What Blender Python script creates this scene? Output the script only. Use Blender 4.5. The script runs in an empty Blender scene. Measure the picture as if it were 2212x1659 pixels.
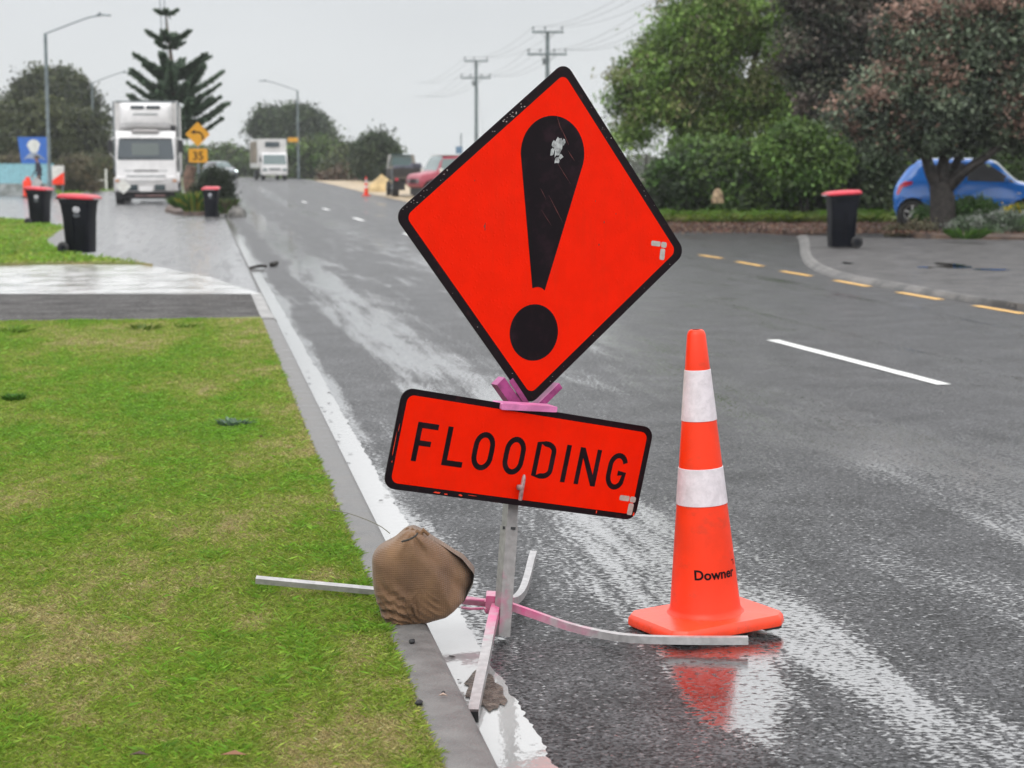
import bpy, bmesh, math, random
import numpy as np
from mathutils import Vector, Matrix
random.seed(7); rng = np.random.default_rng(7)
sc = bpy.context.scene; COL = sc.collection
R = math.radians
# ------------------------------------------------------------------ camera geometry (used to survey the place)
FV, CX, CY, HZ, H = 3950.0, 1106.0, 829.5, 364.5, 1.396
T = math.atan((CY-HZ)/FV); cT, sT = math.cos(T), math.sin(T)
def ray(x, y):
    u, v = (x-CX)/FV, (CY-y)/FV
    return Vector((u, cT+v*sT, -sT+v*cT))
def hgt(Y):
    t = min(1, max(0, (Y-65)/82)); return .5*t*t*(3-2*t)
def G(x, y, z=0.0):                      # point of the level z seen at survey station x, y
    d = ray(x, y); t = (z-H)/d.z; return Vector((0, 0, H))+d*t
def D(x, y, Y):                          # point at distance Y
    d = ray(x, y); return Vector((0, 0, H))+d*(Y/d.y)
# ------------------------------------------------------------------ mesh builder
class B:
    def __init__(s): s.v, s.f = [], []
    def add(s, vs, fs):
        n = len(s.v); s.v += [tuple(p) for p in vs]; s.f += [tuple(i+n for i in q) for q in fs]; return s
    def box(s, c, d, M=None, bev=0, seg=2):
        bm = bmesh.new(); bmesh.ops.create_cube(bm, size=1)
        bmesh.ops.scale(bm, vec=Vector(d), verts=bm.verts)
        if bev: bmesh.ops.bevel(bm, geom=bm.edges[:], offset=bev, segments=seg, profile=.5, affect='EDGES')
        return s.bm(bm, c, M)
    def bm(s, bm, c=(0, 0, 0), M=None):
        bm.verts.index_update(); c = Vector(c)
        s.add([((M @ v.co) if M else v.co)+c for v in bm.verts], [[v.index for v in f.verts] for f in bm.faces]); bm.free(); return s
    def tube(s, pts, r, n=8, cap=True, sq=0):
        pts = [Vector(p) for p in pts]; rs = r if isinstance(r, (list, tuple)) else [r]*len(pts)
        vs, fs = [], []; prev = None
        for i, p in enumerate(pts):
            t = (pts[min(i+1, len(pts)-1)]-pts[max(i-1, 0)]).normalized()
            if prev is None:
                a = Vector((0, 0, 1)) if abs(t.z) < .9 else Vector((0, 1, 0)); x = t.cross(a).normalized()
            else: x = (prev-t*prev.dot(t)).normalized()
            prev = x; y = t.cross(x)
            for k in range(n):
                an = 2*math.pi*(k+.5)/n + sq
                vs.append(p+(x*math.cos(an)+y*math.sin(an))*rs[i])
        for i in range(len(pts)-1):
            for k in range(n):
                a, b = i*n+k, i*n+(k+1) % n; fs.append((a, b, b+n, a+n))
        if cap: fs += [tuple(range(n-1, -1, -1)), tuple(range((len(pts)-1)*n, len(pts)*n))]
        return s.add(vs, fs)
    def lathe(s, prof, c=(0, 0, 0), n=32, ax='Z', cap=False):
        c = Vector(c); vs, fs = [], []
        for r, h in prof:
            for k in range(n):
                a = 2*math.pi*k/n; q = (r*math.cos(a), r*math.sin(a), h)
                if ax == 'Y': q = (q[0], q[2], q[1])
                if ax == 'X': q = (q[2], q[0], q[1])
                vs.append(c+Vector(q))
        for i in range(len(prof)-1):
            for k in range(n):
                a, b = i*n+k, i*n+(k+1) % n; fs.append((a, b, b+n, a+n))
        if cap: fs += [tuple(range(n-1, -1, -1)), tuple(range((len(prof)-1)*n, len(prof)*n))]
        return s.add(vs, fs)
    def prism(s, poly, C, r, u, d0, d1):
        C, r, u = Vector(C), Vector(r), Vector(u); n = r.cross(u); m = len(poly)
        vs = [C+r*a+u*b+n*d1 for a, b in poly]+[C+r*a+u*b+n*d0 for a, b in poly]
        fs = [tuple(range(m)), tuple(range(2*m-1, m-1, -1))]+[(i, i+m, (i+1) % m+m, (i+1) % m) for i in range(m)]
        return s.add(vs, fs)
    def stroke(s, pl, w, C, r, u, d0, d1, closed=False):
        P = [Vector((a, b)) for a, b in pl]; m = len(P); o, q = [], []
        for i in range(m):
            a = P[(i-1) % m] if closed or i else P[i]; b = P[(i+1) % m] if closed or i < m-1 else P[i]
            t = (b-a).normalized(); nn = Vector((-t.y, t.x))
            o.append(P[i]+nn*w/2); q.append(P[i]-nn*w/2)
        C, r, u = Vector(C), Vector(r), Vector(u); n = r.cross(u)
        f = lambda p, d: C+r*p.x+u*p.y+n*d
        vs = [f(p, d1) for p in o]+[f(p, d1) for p in q]+[f(p, d0) for p in o]+[f(p, d0) for p in q]; fs = []
        for i in range(m if closed else m-1):
            j = (i+1) % m
            fs += [(i, m+i, m+j, j), (i, j, 2*m+j, 2*m+i), (m+i, 3*m+i, 3*m+j, m+j)]
        return s.add(vs, fs)
def rpoly(pts, rad, seg=5):              # round the corners of a polygon
    out = []; m = len(pts)
    for i in range(m):
        p, a, b = Vector(pts[i]), Vector(pts[i-1]), Vector(pts[(i+1) % m])
        da, db = (a-p).normalized(), (b-p).normalized(); ang = da.angle(db); t = rad/math.tan(ang/2)
        c = p+(da+db).normalized()*(rad/math.sin(ang/2)); s0 = p+da*t-c; s1 = p+db*t-c
        for k in range(seg+1):
            v = s0.normalized().slerp(s1.normalized(), k/seg)*rad; out.append((c.x+v.x, c.y+v.y))
    return out
def obj(name, b, mat, parent=None, smooth=None, off=None):
    me = bpy.data.meshes.new(name)
    vs = b.v if off is None else [tuple(Vector(v)-Vector(off)) for v in b.v]
    me.from_pydata(vs, [], b.f); me.update()
    bm = bmesh.new(); bm.from_mesh(me); bmesh.ops.recalc_face_normals(bm, faces=bm.faces[:]); bm.to_mesh(me); bm.free()
    if smooth is not None:
        me.polygons.foreach_set('use_smooth', [True]*len(me.polygons)); me.set_sharp_from_angle(angle=R(smooth))
    me.materials.append(mat); o = bpy.data.objects.new(name, me); COL.objects.link(o)
    if parent: o.parent = parent
    return o
def tag(o, label=None, cat=None, group=None, kind=None):
    for k, v in (('label', label), ('category', cat), ('group', group), ('kind', kind)):
        if v: o[k] = v
    return o
def thing(name, label, cat, loc=(0, 0, 0), rz=0, group=None):
    o = bpy.data.objects.new(name, None); o.empty_display_size = .2; COL.objects.link(o)
    o.location = loc; o.rotation_euler = (0, 0, rz); return tag(o, label, cat, group)
def dup(root, loc, rz, label, group=None, skip=()):
    def cp(o, par):
        c = o.copy(); COL.objects.link(c)
        if par: c.parent = par
        for ch in o.children:
            if ch.name.split('.')[0] not in skip: cp(ch, c)
        return c
    r = cp(root, None); r.location = loc; r.rotation_euler = (0, 0, rz); r['label'] = label
    if group: r['group'] = group
    return r
# ------------------------------------------------------------------ materials
def nt(name):
    m = bpy.data.materials.new(name); m.use_nodes = True; t = m.node_tree
    return m, t, t.nodes['Principled BSDF'], (lambda ty, **k: mknode(t, ty, k)), t.links.new
def mknode(t, ty, k):
    n = t.nodes.new('ShaderNode'+ty)
    for a, v in k.items():
        if a.startswith('i_'):
            key = a[2:]; n.inputs[int(key) if key.isdigit() else key.replace('_', ' ')].default_value = v
        else: setattr(n, a, v)
    return n
def c4(c): return (c[0], c[1], c[2], 1)
def mat(name, col, rough=.5, metal=0, var=0, scale=6, bump=0, bscale=80, spec=.5, coat=0, col2=None, lo=.4, hi=.6, rvar=0):
    m, t, p, N, L = nt(name)
    p.inputs['Base Color'].default_value = c4(col); p.inputs['Roughness'].default_value = rough
    p.inputs['Metallic'].default_value = metal; p.inputs['Specular IOR Level'].default_value = spec
    if coat: p.inputs['Coat Weight'].default_value = coat; p.inputs['Coat Roughness'].default_value = .08
    if var or col2 or bump or rvar:
        tc = N('TexCoord')
        no = N('TexNoise', i_Scale=scale, i_Detail=6.0, i_Roughness=.6); L(tc.outputs['Object'], no.inputs['Vector'])
        if var or col2:
            rp = N('ValToRGB'); e = rp.color_ramp.elements
            a = col if col2 else [x*(1-var) for x in col]; b = col2 if col2 else [min(1, x*(1+var)) for x in col]
            e[0].position, e[1].position = lo, hi; e[0].color, e[1].color = c4(a), c4(b)
            L(no.outputs['Fac'], rp.inputs['Fac']); L(rp.outputs['Color'], p.inputs['Base Color'])
        if rvar:
            mr = N('MapRange', i_3=max(.02, rough-rvar), i_4=rough+rvar); mr.inputs[1].default_value = .35; mr.inputs[2].default_value = .65
            L(no.outputs['Fac'], mr.inputs[0]); L(mr.outputs[0], p.inputs['Roughness'])
        if bump:
            n2 = N('TexNoise', i_Scale=bscale, i_Detail=4.0); L(tc.outputs['Object'], n2.inputs['Vector'])
            bp = N('Bump', i_Strength=bump, i_Distance=.01); L(n2.outputs['Fac'], bp.inputs['Height']); L(bp.outputs['Normal'], p.inputs['Normal'])
    return m
def leafmat(name, trans=.32, rough=.5):
    m, t, p, N, L = nt(name); at = N('Attribute', attribute_name='Col'); L(at.outputs['Color'], p.inputs['Base Color'])
    p.inputs['Roughness'].default_value = rough; p.inputs['Specular IOR Level'].default_value = .35
    tr = N('BsdfTranslucent'); L(at.outputs['Color'], tr.inputs['Color']); mx = N('MixShader', i_0=trans)
    L(p.outputs[0], mx.inputs[1]); L(tr.outputs[0], mx.inputs[2]); L(mx.outputs[0], t.nodes['Material Output'].inputs['Surface'])
    return m
M = {}
M['orange'] = mat('fluorescent_orange', (.80, .013, .0), .42, var=.03, scale=14, spec=.06)
M['black'] = mat('worn_black', (.008, .004, .006), .4, col2=(.04, .012, .014), scale=38, lo=.58, hi=.75, spec=.15)
M['symblack'] = mat('symbol_black', (.006, .003, .005), .35, col2=(.022, .009, .014), scale=16, lo=.5, hi=.72, spec=.15)
M['scuff'] = mat('grey_scuff', (.33, .34, .34), .5, var=.4, scale=60)
M['greylogo'] = mat('reflective_grey', (.42, .38, .35), .35, var=.12, scale=90)
M['pink'] = mat('pink_paint', (.62, .12, .30), .4, var=.2, scale=25)
M['alu'] = mat('plate_back', (.4, .4, .41), .35, metal=.8)
M['rubber'] = mat('black_rubber', (.012, .012, .013), .55, var=.3, scale=9)
M['plastic'] = mat('bin_plastic', (.004, .005, .009), .45, var=.25, scale=7, bump=.08, bscale=160, spec=.18)
M['redlid'] = mat('red_lid', (.50, .014, .034), .4, var=.12, scale=5)
M['white'] = mat('white_paint', (.66, .65, .65), .3, var=.07, scale=3, coat=.3)
M['boxwhite'] = mat('white_box_panel', (.55, .54, .53), .4, var=.1, scale=2)
M['cone'] = mat('cone_orange', (.84, .036, .004), .42, var=.06, scale=9, spec=.4, bump=.03, bscale=60)
M['conebase'] = mat('cone_base_orange', (.88, .06, .018), .35, var=.08, scale=11, spec=.5, bump=.05, bscale=50)
M['band'] = mat('reflective_band', (.66, .60, .63), .35, var=.07, scale=50, bump=.25, bscale=26)
M['glass'] = mat('dark_glass', (.03, .045, .055), .06, spec=.8)
M['sideglass'] = mat('side_glass', (.075, .075, .08), .08, spec=.9)
M['lightglass'] = mat('pale_glass', (.12, .17, .17), .06, spec=.9)
M['chrome'] = mat('bright_metal', (.6, .6, .6), .25, metal=1)
M['grey'] = mat('grey_metal', (.16, .18, .19), .4, metal=.6, var=.2)
M['dark'] = mat('dark_chassis', (.012, .012, .014), .6)
M['yellow'] = mat('sign_yellow', (.58, .27, .003), .4, var=.06)
M['markyellow'] = mat('line_yellow', (.75, .42, .08), .35, var=.25, scale=30, bump=.2, bscale=150)
M['markwhite'] = mat('line_white', (.72, .72, .70), .35, var=.12, scale=30, bump=.25, bscale=170)
M['blue'] = mat('car_blue', (.012, .18, .66), .22, coat=.8, var=.04)
M['redpaint'] = mat('faded_red', (.33, .045, .075), .4, coat=.2, var=.12)
M['silver'] = mat('silver_paint', (.16, .18, .20), .25, metal=.5, coat=.5)
M['bark'] = mat('bark', (.010, .008, .007), .8, col2=(.034, .028, .024), scale=12, bump=1, bscale=25)
M['barkpale'] = mat('bark_pale', (.09, .065, .05), .8, col2=(.17, .13, .10), scale=10, bump=.8, bscale=20)
M['wood'] = mat('weathered_wood', (.028, .024, .022), .7, var=.4, scale=14)
M['pole'] = mat('grey_pole', (.12, .15, .16), .5, var=.2, scale=4)
M['galvpole'] = mat('galvanised_pole', (.20, .23, .25), .4, metal=.4, var=.2)
M['kerb'] = mat('kerb_concrete', (.095, .092, .09), .5, col2=(.165, .158, .152), scale=9, lo=.35, hi=.65, bump=.5, bscale=140, rvar=.12)
M['rock'] = mat('rock', (.07, .067, .06), .5, col2=(.20, .19, .175), scale=5, bump=1, bscale=9)
M['sand'] = mat('sand_heap', (.50, .36, .17), .7, var=.2, scale=2, bump=.6, bscale=12)
M['gravel'] = mat('sandy_gravel', (.42, .31, .17), .55, col2=(.27, .21, .14), scale=1.2, bump=.5, bscale=30)
M['litter'] = mat('leaf_litter', (.05, .032, .026), .7, col2=(.15, .095, .065), scale=2.5, lo=.4, hi=.7, bump=1, bscale=18)
M['leaf'] = leafmat('leaves'); M['grassblade'] = leafmat('grass_blades', .4, .5)
M['tan'] = mat('tan_stone', (.15, .10, .06), .8, col2=(.42, .31, .19), scale=9, bump=.8, bscale=10)
M['teal'] = mat('pale_blue_boards', (.22, .44, .50), .5, var=.1)
M['signblue'] = mat('sign_blue', (.025, .12, .44), .4, var=.08)
def grime(m, amt, streak=(9, 9, 1.2), col=(.25, .05, .03), lo=.55, hi=.8, drops=0):
    t = m.node_tree; p = t.nodes['Principled BSDF']; N = lambda ty, **k: mknode(t, ty, k); L = t.links.new; tc = N('TexCoord'); mp = N('Mapping'); mp.inputs['Scale'].default_value = streak; L(tc.outputs['Object'], mp.inputs[0])
    no = N('TexNoise', i_Scale=3.0, i_Detail=8.0, i_Roughness=.7); L(mp.outputs[0], no.inputs[0]); mr = N('MapRange'); L(no.outputs['Fac'], mr.inputs[0]); mr.inputs[1].default_value = lo; mr.inputs[2].default_value = hi; mr.inputs[4].default_value = amt
    mx = N('Mix', data_type='RGBA'); L(mr.outputs[0], mx.inputs[0]); src = p.inputs['Base Color'].links[0].from_socket if p.inputs['Base Color'].links else None
    if src: L(src, mx.inputs[6])
    else: mx.inputs[6].default_value = p.inputs['Base Color'].default_value
    mx.inputs[7].default_value = c4(col); L(mx.outputs[2], p.inputs['Base Color'])
    if drops:
        vo = N('TexVoronoi', i_Scale=drops); L(tc.outputs['Object'], vo.inputs['Vector']); r2 = N('MapRange'); L(vo.outputs['Distance'], r2.inputs[0]); r2.inputs[1].default_value = .1; r2.inputs[2].default_value = .3; r2.inputs[3].default_value = 1; r2.inputs[4].default_value = 0
        bp = N('Bump', i_Strength=.35, i_Distance=.002); L(r2.outputs[0], bp.inputs['Height']); L(bp.outputs[0], p.inputs['Normal'])
grime(M['orange'], .34, (10, 10, 1.5), (.55, .03, .01), .5, .85, 70.); grime(M['cone'], .75, (3, 3, 5), (.30, .06, .03), .56, .85); grime(M['conebase'], .7, (6, 6, 6), (.22, .06, .045), .52, .8); grime(M['band'], .6, (5, 5, 9), (.25, .2, .2), .55, .85)
M['signwhite'] = mat('sign_white', (.62, .62, .58), .4, var=.1)
M['signgrey'] = mat('sign_grey', (.26, .29, .36), .4, var=.2, scale=4)
M['redlamp'] = mat('tail_lamp', (.62, .03, .07), .15, coat=1)
M['stainless'] = mat('alloy', (.42, .42, .41), .3, metal=.7)
def emit(name, col, s):
    m, t, p, N, L = nt(name); p.inputs['Emission Color'].default_value = c4(col); p.inputs['Emission Strength'].default_value = s; return m
M['headlamp'] = emit('lit_headlamp', (.9, 1, 1), 4)
# galvanised steel sprayed pink round the hub
def legmat(name, reach, galv):
    m, t, p, N, L = nt(name); tc = N('TexCoord'); no = N('TexNoise', i_Scale=22.0, i_Detail=5.0); L(tc.outputs['Object'], no.inputs['Vector'])
    sub = N('VectorMath', operation='SUBTRACT'); sub.inputs[1].default_value = (0, 0, .12); L(tc.outputs['Object'], sub.inputs[0])
    ln = N('VectorMath', operation='LENGTH'); L(sub.outputs[0], ln.inputs[0])
    ad = N('Math', operation='MULTIPLY_ADD'); L(no.outputs['Fac'], ad.inputs[0]); ad.inputs[1].default_value = .5; L(ln.outputs['Value'], ad.inputs[2])
    mr = N('MapRange'); L(ad.outputs[0], mr.inputs[0]); mr.inputs[1].default_value = reach+.02; mr.inputs[2].default_value = reach+.34; mr.inputs[3].default_value = 1; mr.inputs[4].default_value = 0
    n2 = N('TexNoise', i_Scale=45.0, i_Detail=4.0); L(tc.outputs['Object'], n2.inputs['Vector'])
    r2 = N('ValToRGB'); r2.color_ramp.elements[0].position = .35; r2.color_ramp.elements[1].position = .68
    r2.color_ramp.elements[0].color = c4([x*.82 for x in galv]); r2.color_ramp.elements[1].color = c4([x*1.12 for x in galv]); L(n2.outputs['Fac'], r2.inputs[0])
    mx = N('Mix', data_type='RGBA'); L(mr.outputs[0], mx.inputs[0]); L(r2.outputs[0], mx.inputs[6]); mx.inputs[7].default_value = (.68, .10, .27, 1)
    L(mx.outputs[2], p.inputs['Base Color']); p.inputs['Roughness'].default_value = .36; p.inputs['Metallic'].default_value = .25
    return m
M['leg'] = legmat('sprayed_leg', .22, (.40, .39, .39)); M['post'] = legmat('sprayed_post', -.02, (.27, .26, .255))
# wet asphalt: aggregate with smoother films of water in the wheel tracks
def asphalt(name, base=.010, track=True, film_lo=.42, film_hi=.95, rdry=.40, rwet=.07, agg=115., hi=.10, tint=(1, 1, 1.04), bstr=.58, sdry=.14, iwet=2.2, pool=58., pdry=.66, pwet=.395, spots=(), coatw=.36):
    m, t, p, N, L = nt(name); tc = N('TexCoord'); OB = tc.outputs['Object']
    sx = N('SeparateXYZ'); L(OB, sx.inputs[0])
    off = N('Math', operation='MULTIPLY_ADD'); L(sx.outputs['Y'], off.inputs[0]); off.inputs[1].default_value = .169; L(sx.outputs['X'], off.inputs[2])
    cb = N('CombineXYZ'); L(off.outputs[0], cb.inputs[0]); L(sx.outputs['Y'], cb.inputs[1])
    mp = N('Mapping'); mp.inputs['Scale'].default_value = (1.7, .42, 1); L(cb.outputs[0], mp.inputs[0])
    no = N('TexNoise', i_Scale=1.1, i_Detail=9.0, i_Roughness=.68, i_Distortion=.25); L(mp.outputs[0], no.inputs['Vector'])
    m2_ = N('Mapping'); m2_.inputs['Scale'].default_value = (3.6, .22, 1); L(cb.outputs[0], m2_.inputs[0])
    ns = N('TexNoise', i_Scale=1.3, i_Detail=5.0, i_Roughness=.6); L(m2_.outputs[0], ns.inputs['Vector'])
    mx_ = N('MapRange', i_3=-.30, i_4=.30); mx_.inputs[1].default_value = .3; mx_.inputs[2].default_value = .7; L(ns.outputs['Fac'], mx_.inputs[0])
    fa = N('MapRange', i_3=1.0, i_4=.38); fa.inputs[1].default_value = 1.5; fa.inputs[2].default_value = 3.0; L(off.outputs[0], fa.inputs[0])
    fs = N('Math', operation='MULTIPLY_ADD'); L(mx_.outputs[0], fs.inputs[0]); L(fa.outputs[0], fs.inputs[1]); L(no.outputs['Fac'], fs.inputs[2])
    f = fs.outputs[0]
    if track:
        acc = f
        for c, w, k in ((.80, .11, .30), (1.08, .24, -.22), (1.52, .52, .36), (2.25, .5, -.05), (3.4, .6, .17), (5.4, .5, .11), (7.1, .5, .12)):
            a = N('Math', operation='SUBTRACT'); L(off.outputs[0], a.inputs[0]); a.inputs[1].default_value = c
            b = N('Math', operation='ABSOLUTE'); L(a.outputs[0], b.inputs[0])
            g = N('MapRange', interpolation_type='SMOOTHSTEP'); L(b.outputs[0], g.inputs[0])
            g.inputs[1].default_value = 0; g.inputs[2].default_value = w; g.inputs[3].default_value = k; g.inputs[4].default_value = 0
            s = N('Math', operation='ADD'); L(acc, s.inputs[0]); L(g.outputs[0], s.inputs[1]); acc = s.outputs[0]
        for px_, py_, pr_r, pk_ in spots:
            dv = N('VectorMath', operation='DISTANCE'); L(OB, dv.inputs[0]); dv.inputs[1].default_value = (px_, py_, 0)
            g = N('MapRange', interpolation_type='SMOOTHSTEP'); L(dv.outputs['Value'], g.inputs[0]); g.inputs[1].default_value = pr_r*.3; g.inputs[2].default_value = pr_r; g.inputs[3].default_value = pk_; g.inputs[4].default_value = 0
            s = N('Math', operation='ADD'); L(acc, s.inputs[0]); L(g.outputs[0], s.inputs[1]); acc = s.outputs[0]
        f = acc
    fm = N('MapRange', interpolation_type='SMOOTHSTEP'); L(f, fm.inputs[0])
    fm.inputs[1].default_value = film_lo; fm.inputs[2].default_value = film_hi
    macro = fm.outputs[0]
    vo = N('TexVoronoi', i_Scale=agg); L(OB, vo.inputs['Vector'])
    n2 = N('TexNoise', i_Scale=agg*.55, i_Detail=5.0, i_Roughness=.7); L(OB, n2.inputs['Vector'])
    rp = N('ValToRGB'); e = rp.color_ramp.elements; e[0].position = .38; e[1].position = .72
    e[0].color = c4([base*x for x in tint]); e[1].color = c4([hi*x for x in tint])
    pm = N('Mapping'); pm.inputs['Scale'].default_value = (.75, 1, 1); L(OB, pm.inputs[0])
    n3 = N('TexNoise', i_Scale=pool, i_Detail=3.0, i_Roughness=.55); L(pm.outputs[0], n3.inputs['Vector'])
    th = N('MapRange'); L(macro, th.inputs[0]); th.inputs[3].default_value = pdry; th.inputs[4].default_value = pwet
    df = N('Math', operation='SUBTRACT'); L(n3.outputs['Fac'], df.inputs[0]); L(th.outputs[0], df.inputs[1])
    pf = N('MapRange', interpolation_type='SMOOTHSTEP'); L(df.outputs[0], pf.inputs[0]); pf.inputs[1].default_value = -.085; pf.inputs[2].default_value = .085
    film = pf.outputs[0]
    hm = N('Math', operation='MULTIPLY_ADD'); L(vo.outputs['Color'], hm.inputs[0]); hm.inputs[1].default_value = .45; 
    sc_ = N('Math', operation='MULTIPLY'); L(n2.outputs['Fac'], sc_.inputs[0]); sc_.inputs[1].default_value = .62; L(sc_.outputs[0], hm.inputs[2])
    L(hm.outputs[0], rp.inputs[0])
    nb = N('TexNoise', i_Scale=2.6, i_Detail=6.0, i_Roughness=.65); L(OB, nb.inputs['Vector']); nr = N('MapRange', i_3=.62, i_4=1.4); nr.inputs[1].default_value = .32; nr.inputs[2].default_value = .68; L(nb.outputs['Fac'], nr.inputs[0])
    mb = N('Mix', data_type='RGBA', blend_type='MULTIPLY', i_0=1.0); L(rp.outputs[0], mb.inputs[6]); L(nr.outputs[0], mb.inputs[7]); L(mb.outputs[2], p.inputs['Base Color'])
    rr = N('MapRange'); L(film, rr.inputs[0]); rr.inputs[3].default_value = rdry; rr.inputs[4].default_value = rwet; L(rr.outputs[0], p.inputs['Roughness'])
    bs = N('MapRange'); L(film, bs.inputs[0]); bs.inputs[3].default_value = bstr; bs.inputs[4].default_value = bstr*.16
    bp = N('Bump', i_Distance=.006); L(bs.outputs[0], bp.inputs['Strength']); L(n2.outputs['Fac'], bp.inputs['Height']); L(bp.outputs[0], p.inputs['Normal'])
    sp = N('MapRange'); L(film, sp.inputs[0]); sp.inputs[3].default_value = sdry; sp.inputs[4].default_value = .8; L(sp.outputs[0], p.inputs['Specular IOR Level'])
    ct = N('Math', operation='MULTIPLY', i_1=coatw); L(film, ct.inputs[0]); L(ct.outputs[0], p.inputs['Coat Weight']); p.inputs['Coat Roughness'].default_value = .05; p.inputs['Coat IOR'].default_value = 1.45
    ir = N('MapRange'); L(film, ir.inputs[0]); ir.inputs[3].default_value = 1.3; ir.inputs[4].default_value = iwet; L(ir.outputs[0], p.inputs['IOR'])
    return m
M['road'] = asphalt('wet_road', spots=((.585, 5.12, .20, .45), (.58, 4.95, .2, .36), (.57, 4.78, .2, .36), (.56, 4.60, .2, .32), (.555, 4.42, .2, .2), (.25, 4.2, 1.15, -.30), (1.15, 4.3, .5, .16), (2.2, 9.0, 1.4, .12), (1.3, 4.1, .8, -.12)))
M['side'] = asphalt('wet_side_road', base=.05, track=False, film_lo=.26, film_hi=.60, hi=.15, agg=80., sdry=.5, rwet=.24, pdry=.58, pwet=.38, bstr=.6, coatw=.1)
M['path'] = asphalt('path_asphalt', base=.04, track=False, film_lo=.72, film_hi=1.0, hi=.12, tint=(1.05, 1, .98), rdry=.8, sdry=.05)
M['pave'] = asphalt('pavement_asphalt', base=.06, track=False, film_lo=.62, film_hi=1.0, hi=.10, tint=(1.04, 1, .99), rdry=.6, sdry=.2)
def watermat(name, col, bump, scale, st=(1, 1, 1), rough=.03):
    m, t, p, N, L = nt(name); tc = N('TexCoord'); mp = N('Mapping'); mp.inputs['Scale'].default_value = st; L(tc.outputs['Object'], mp.inputs[0])
    n2 = N('TexNoise', i_Scale=scale, i_Detail=3.0); L(mp.outputs[0], n2.inputs['Vector'])
    bp = N('Bump', i_Strength=bump, i_Distance=.01); L(n2.outputs['Fac'], bp.inputs['Height']); L(bp.outputs[0], p.inputs['Normal'])
    p.inputs['Base Color'].default_value = c4(col); p.inputs['Roughness'].default_value = rough; p.inputs['Specular IOR Level'].default_value = 1.0; p.inputs['IOR'].default_value = 1.65
    return m
M['water'] = watermat('gutter_water', (.33, .33, .325), .07, 42, (1, .6, 1))
M['apron0'] = watermat('wet_concrete', (.46, .46, .45), .10, 5, rough=.19)
M['apron'] = mat('wet_concrete', (.30, .295, .285), .17, col2=(.50, .50, .49), scale=2.2, lo=.3, hi=.6, bump=.25, bscale=40, spec=1.0, rvar=.08)
M['puddle'] = watermat('puddle', (.03, .03, .03), .05, 8)
# turf base
def turf(name, g=(.075, .135, .014), s=(.21, .17, .065)):
    m, t, p, N, L = nt(name); tc = N('TexCoord')
    a = N('TexNoise', i_Scale=1.6, i_Detail=8.0, i_Roughness=.65); L(tc.outputs['Object'], a.inputs['Vector'])
    b = N('TexNoise', i_Scale=60.0, i_Detail=4.0); L(tc.outputs['Object'], b.inputs['Vector'])
    ad = N('Math', operation='MULTIPLY_ADD'); L(b.outputs['Fac'], ad.inputs[0]); ad.inputs[1].default_value = .5; L(a.outputs['Fac'], ad.inputs[2])
    rp = N('ValToRGB'); e = rp.color_ramp.elements; e[0].position = .6; e[1].position = .95; e[0].color = c4(g); e[1].color = c4(s)
    L(ad.outputs[0], rp.inputs[0]); L(rp.outputs[0], p.inputs['Base Color']); p.inputs['Roughness'].default_value = .8
    bp = N('Bump', i_Strength=.8, i_Distance=.02); L(b.outputs['Fac'], bp.inputs['Height']); L(bp.outputs[0], p.inputs['Normal'])
    return m
M['turf'] = turf('turf', (.10, .15, .02), (.26, .21, .085)); M['field'] = turf('field', (.05, .09, .02), (.12, .11, .05))
# ------------------------------------------------------------------ ground
def edge(Y): return .502-.169*Y          # lawn edge along the kerb
def grid(name, xs, ys, zf, m, skew=True):
    b = B(); n = len(xs)
    for Y in ys:
        for X in xs:
            x = X+(edge(Y) if skew else 0); b.v.append((x, Y, zf(x, Y)))
    for j in range(len(ys)-1):
        for i in range(n-1): a = j*n+i; b.f.append((a, a+1, a+n+1, a+n))
    return b, m
def structure(name, b, m, label=None, kind='structure', smooth=None):
    o = obj(name, b, m, None, smooth); return tag(o, label, None, None, kind)
def slab(name, pts, z, m, depth=.25, label=None, rnd=0, kind='structure'):
    zz = z if isinstance(z, list) else [z]*len(pts)
    P = [Vector((p.x, p.y, 0)) if hasattr(p, 'x') else Vector((p[0], p[1], 0)) for p in pts]
    b = B(); n = len(P); b.v = [(p.x, p.y, q) for p, q in zip(P, zz)]+[(p.x, p.y, q-depth) for p, q in zip(P, zz)]
    b.f = [tuple(range(n))]+[(i, i+n, (i+1) % n+n, (i+1) % n) for i in range(n)]
    return structure(name, b, m, label, kind)
ys_far = [-12, 0, 4, 8, 12, 16, 20, 25, 30, 40, 50, 60, 66, 72, 78, 84, 90, 98, 106, 114, 122, 130, 138, 147, 165, 190, 230, 300, 420, 700]
b, _ = grid('g', [-500, -200, -80, -40, -20, -10, 0, 10, 20, 40, 80, 200, 500], ys_far, lambda x, y: hgt(y)-.06, None, False)
structure('ground', b, M['field'])
ysr = [y for y in ys_far if y <= 190]
b, _ = grid('r', [.15, 1.5, 3, 4.5, 6, 8.3], ysr, lambda x, y: hgt(y), None)
structure('road', b, M['road'])
# mouth of the road on the right, and its asphalt up to the leaf litter
b, _ = grid('r2', [8.3, 10, 13, 17, 22, 30], [-12, 0, 10, 20, 30, 38, 44], lambda x, y: -.004+.00, None); structure('road_mouth', b, M['road'])
b, _ = grid('s', [-34, -25, -18, -12, -8, -4, -1.5, .16], [15.9, 20, 25, 30, 40, 50, 60, 66, 72, 78, 84, 90, 100], lambda x, y: hgt(y)-.012, None); structure('side_road', b, M['side'])
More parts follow.
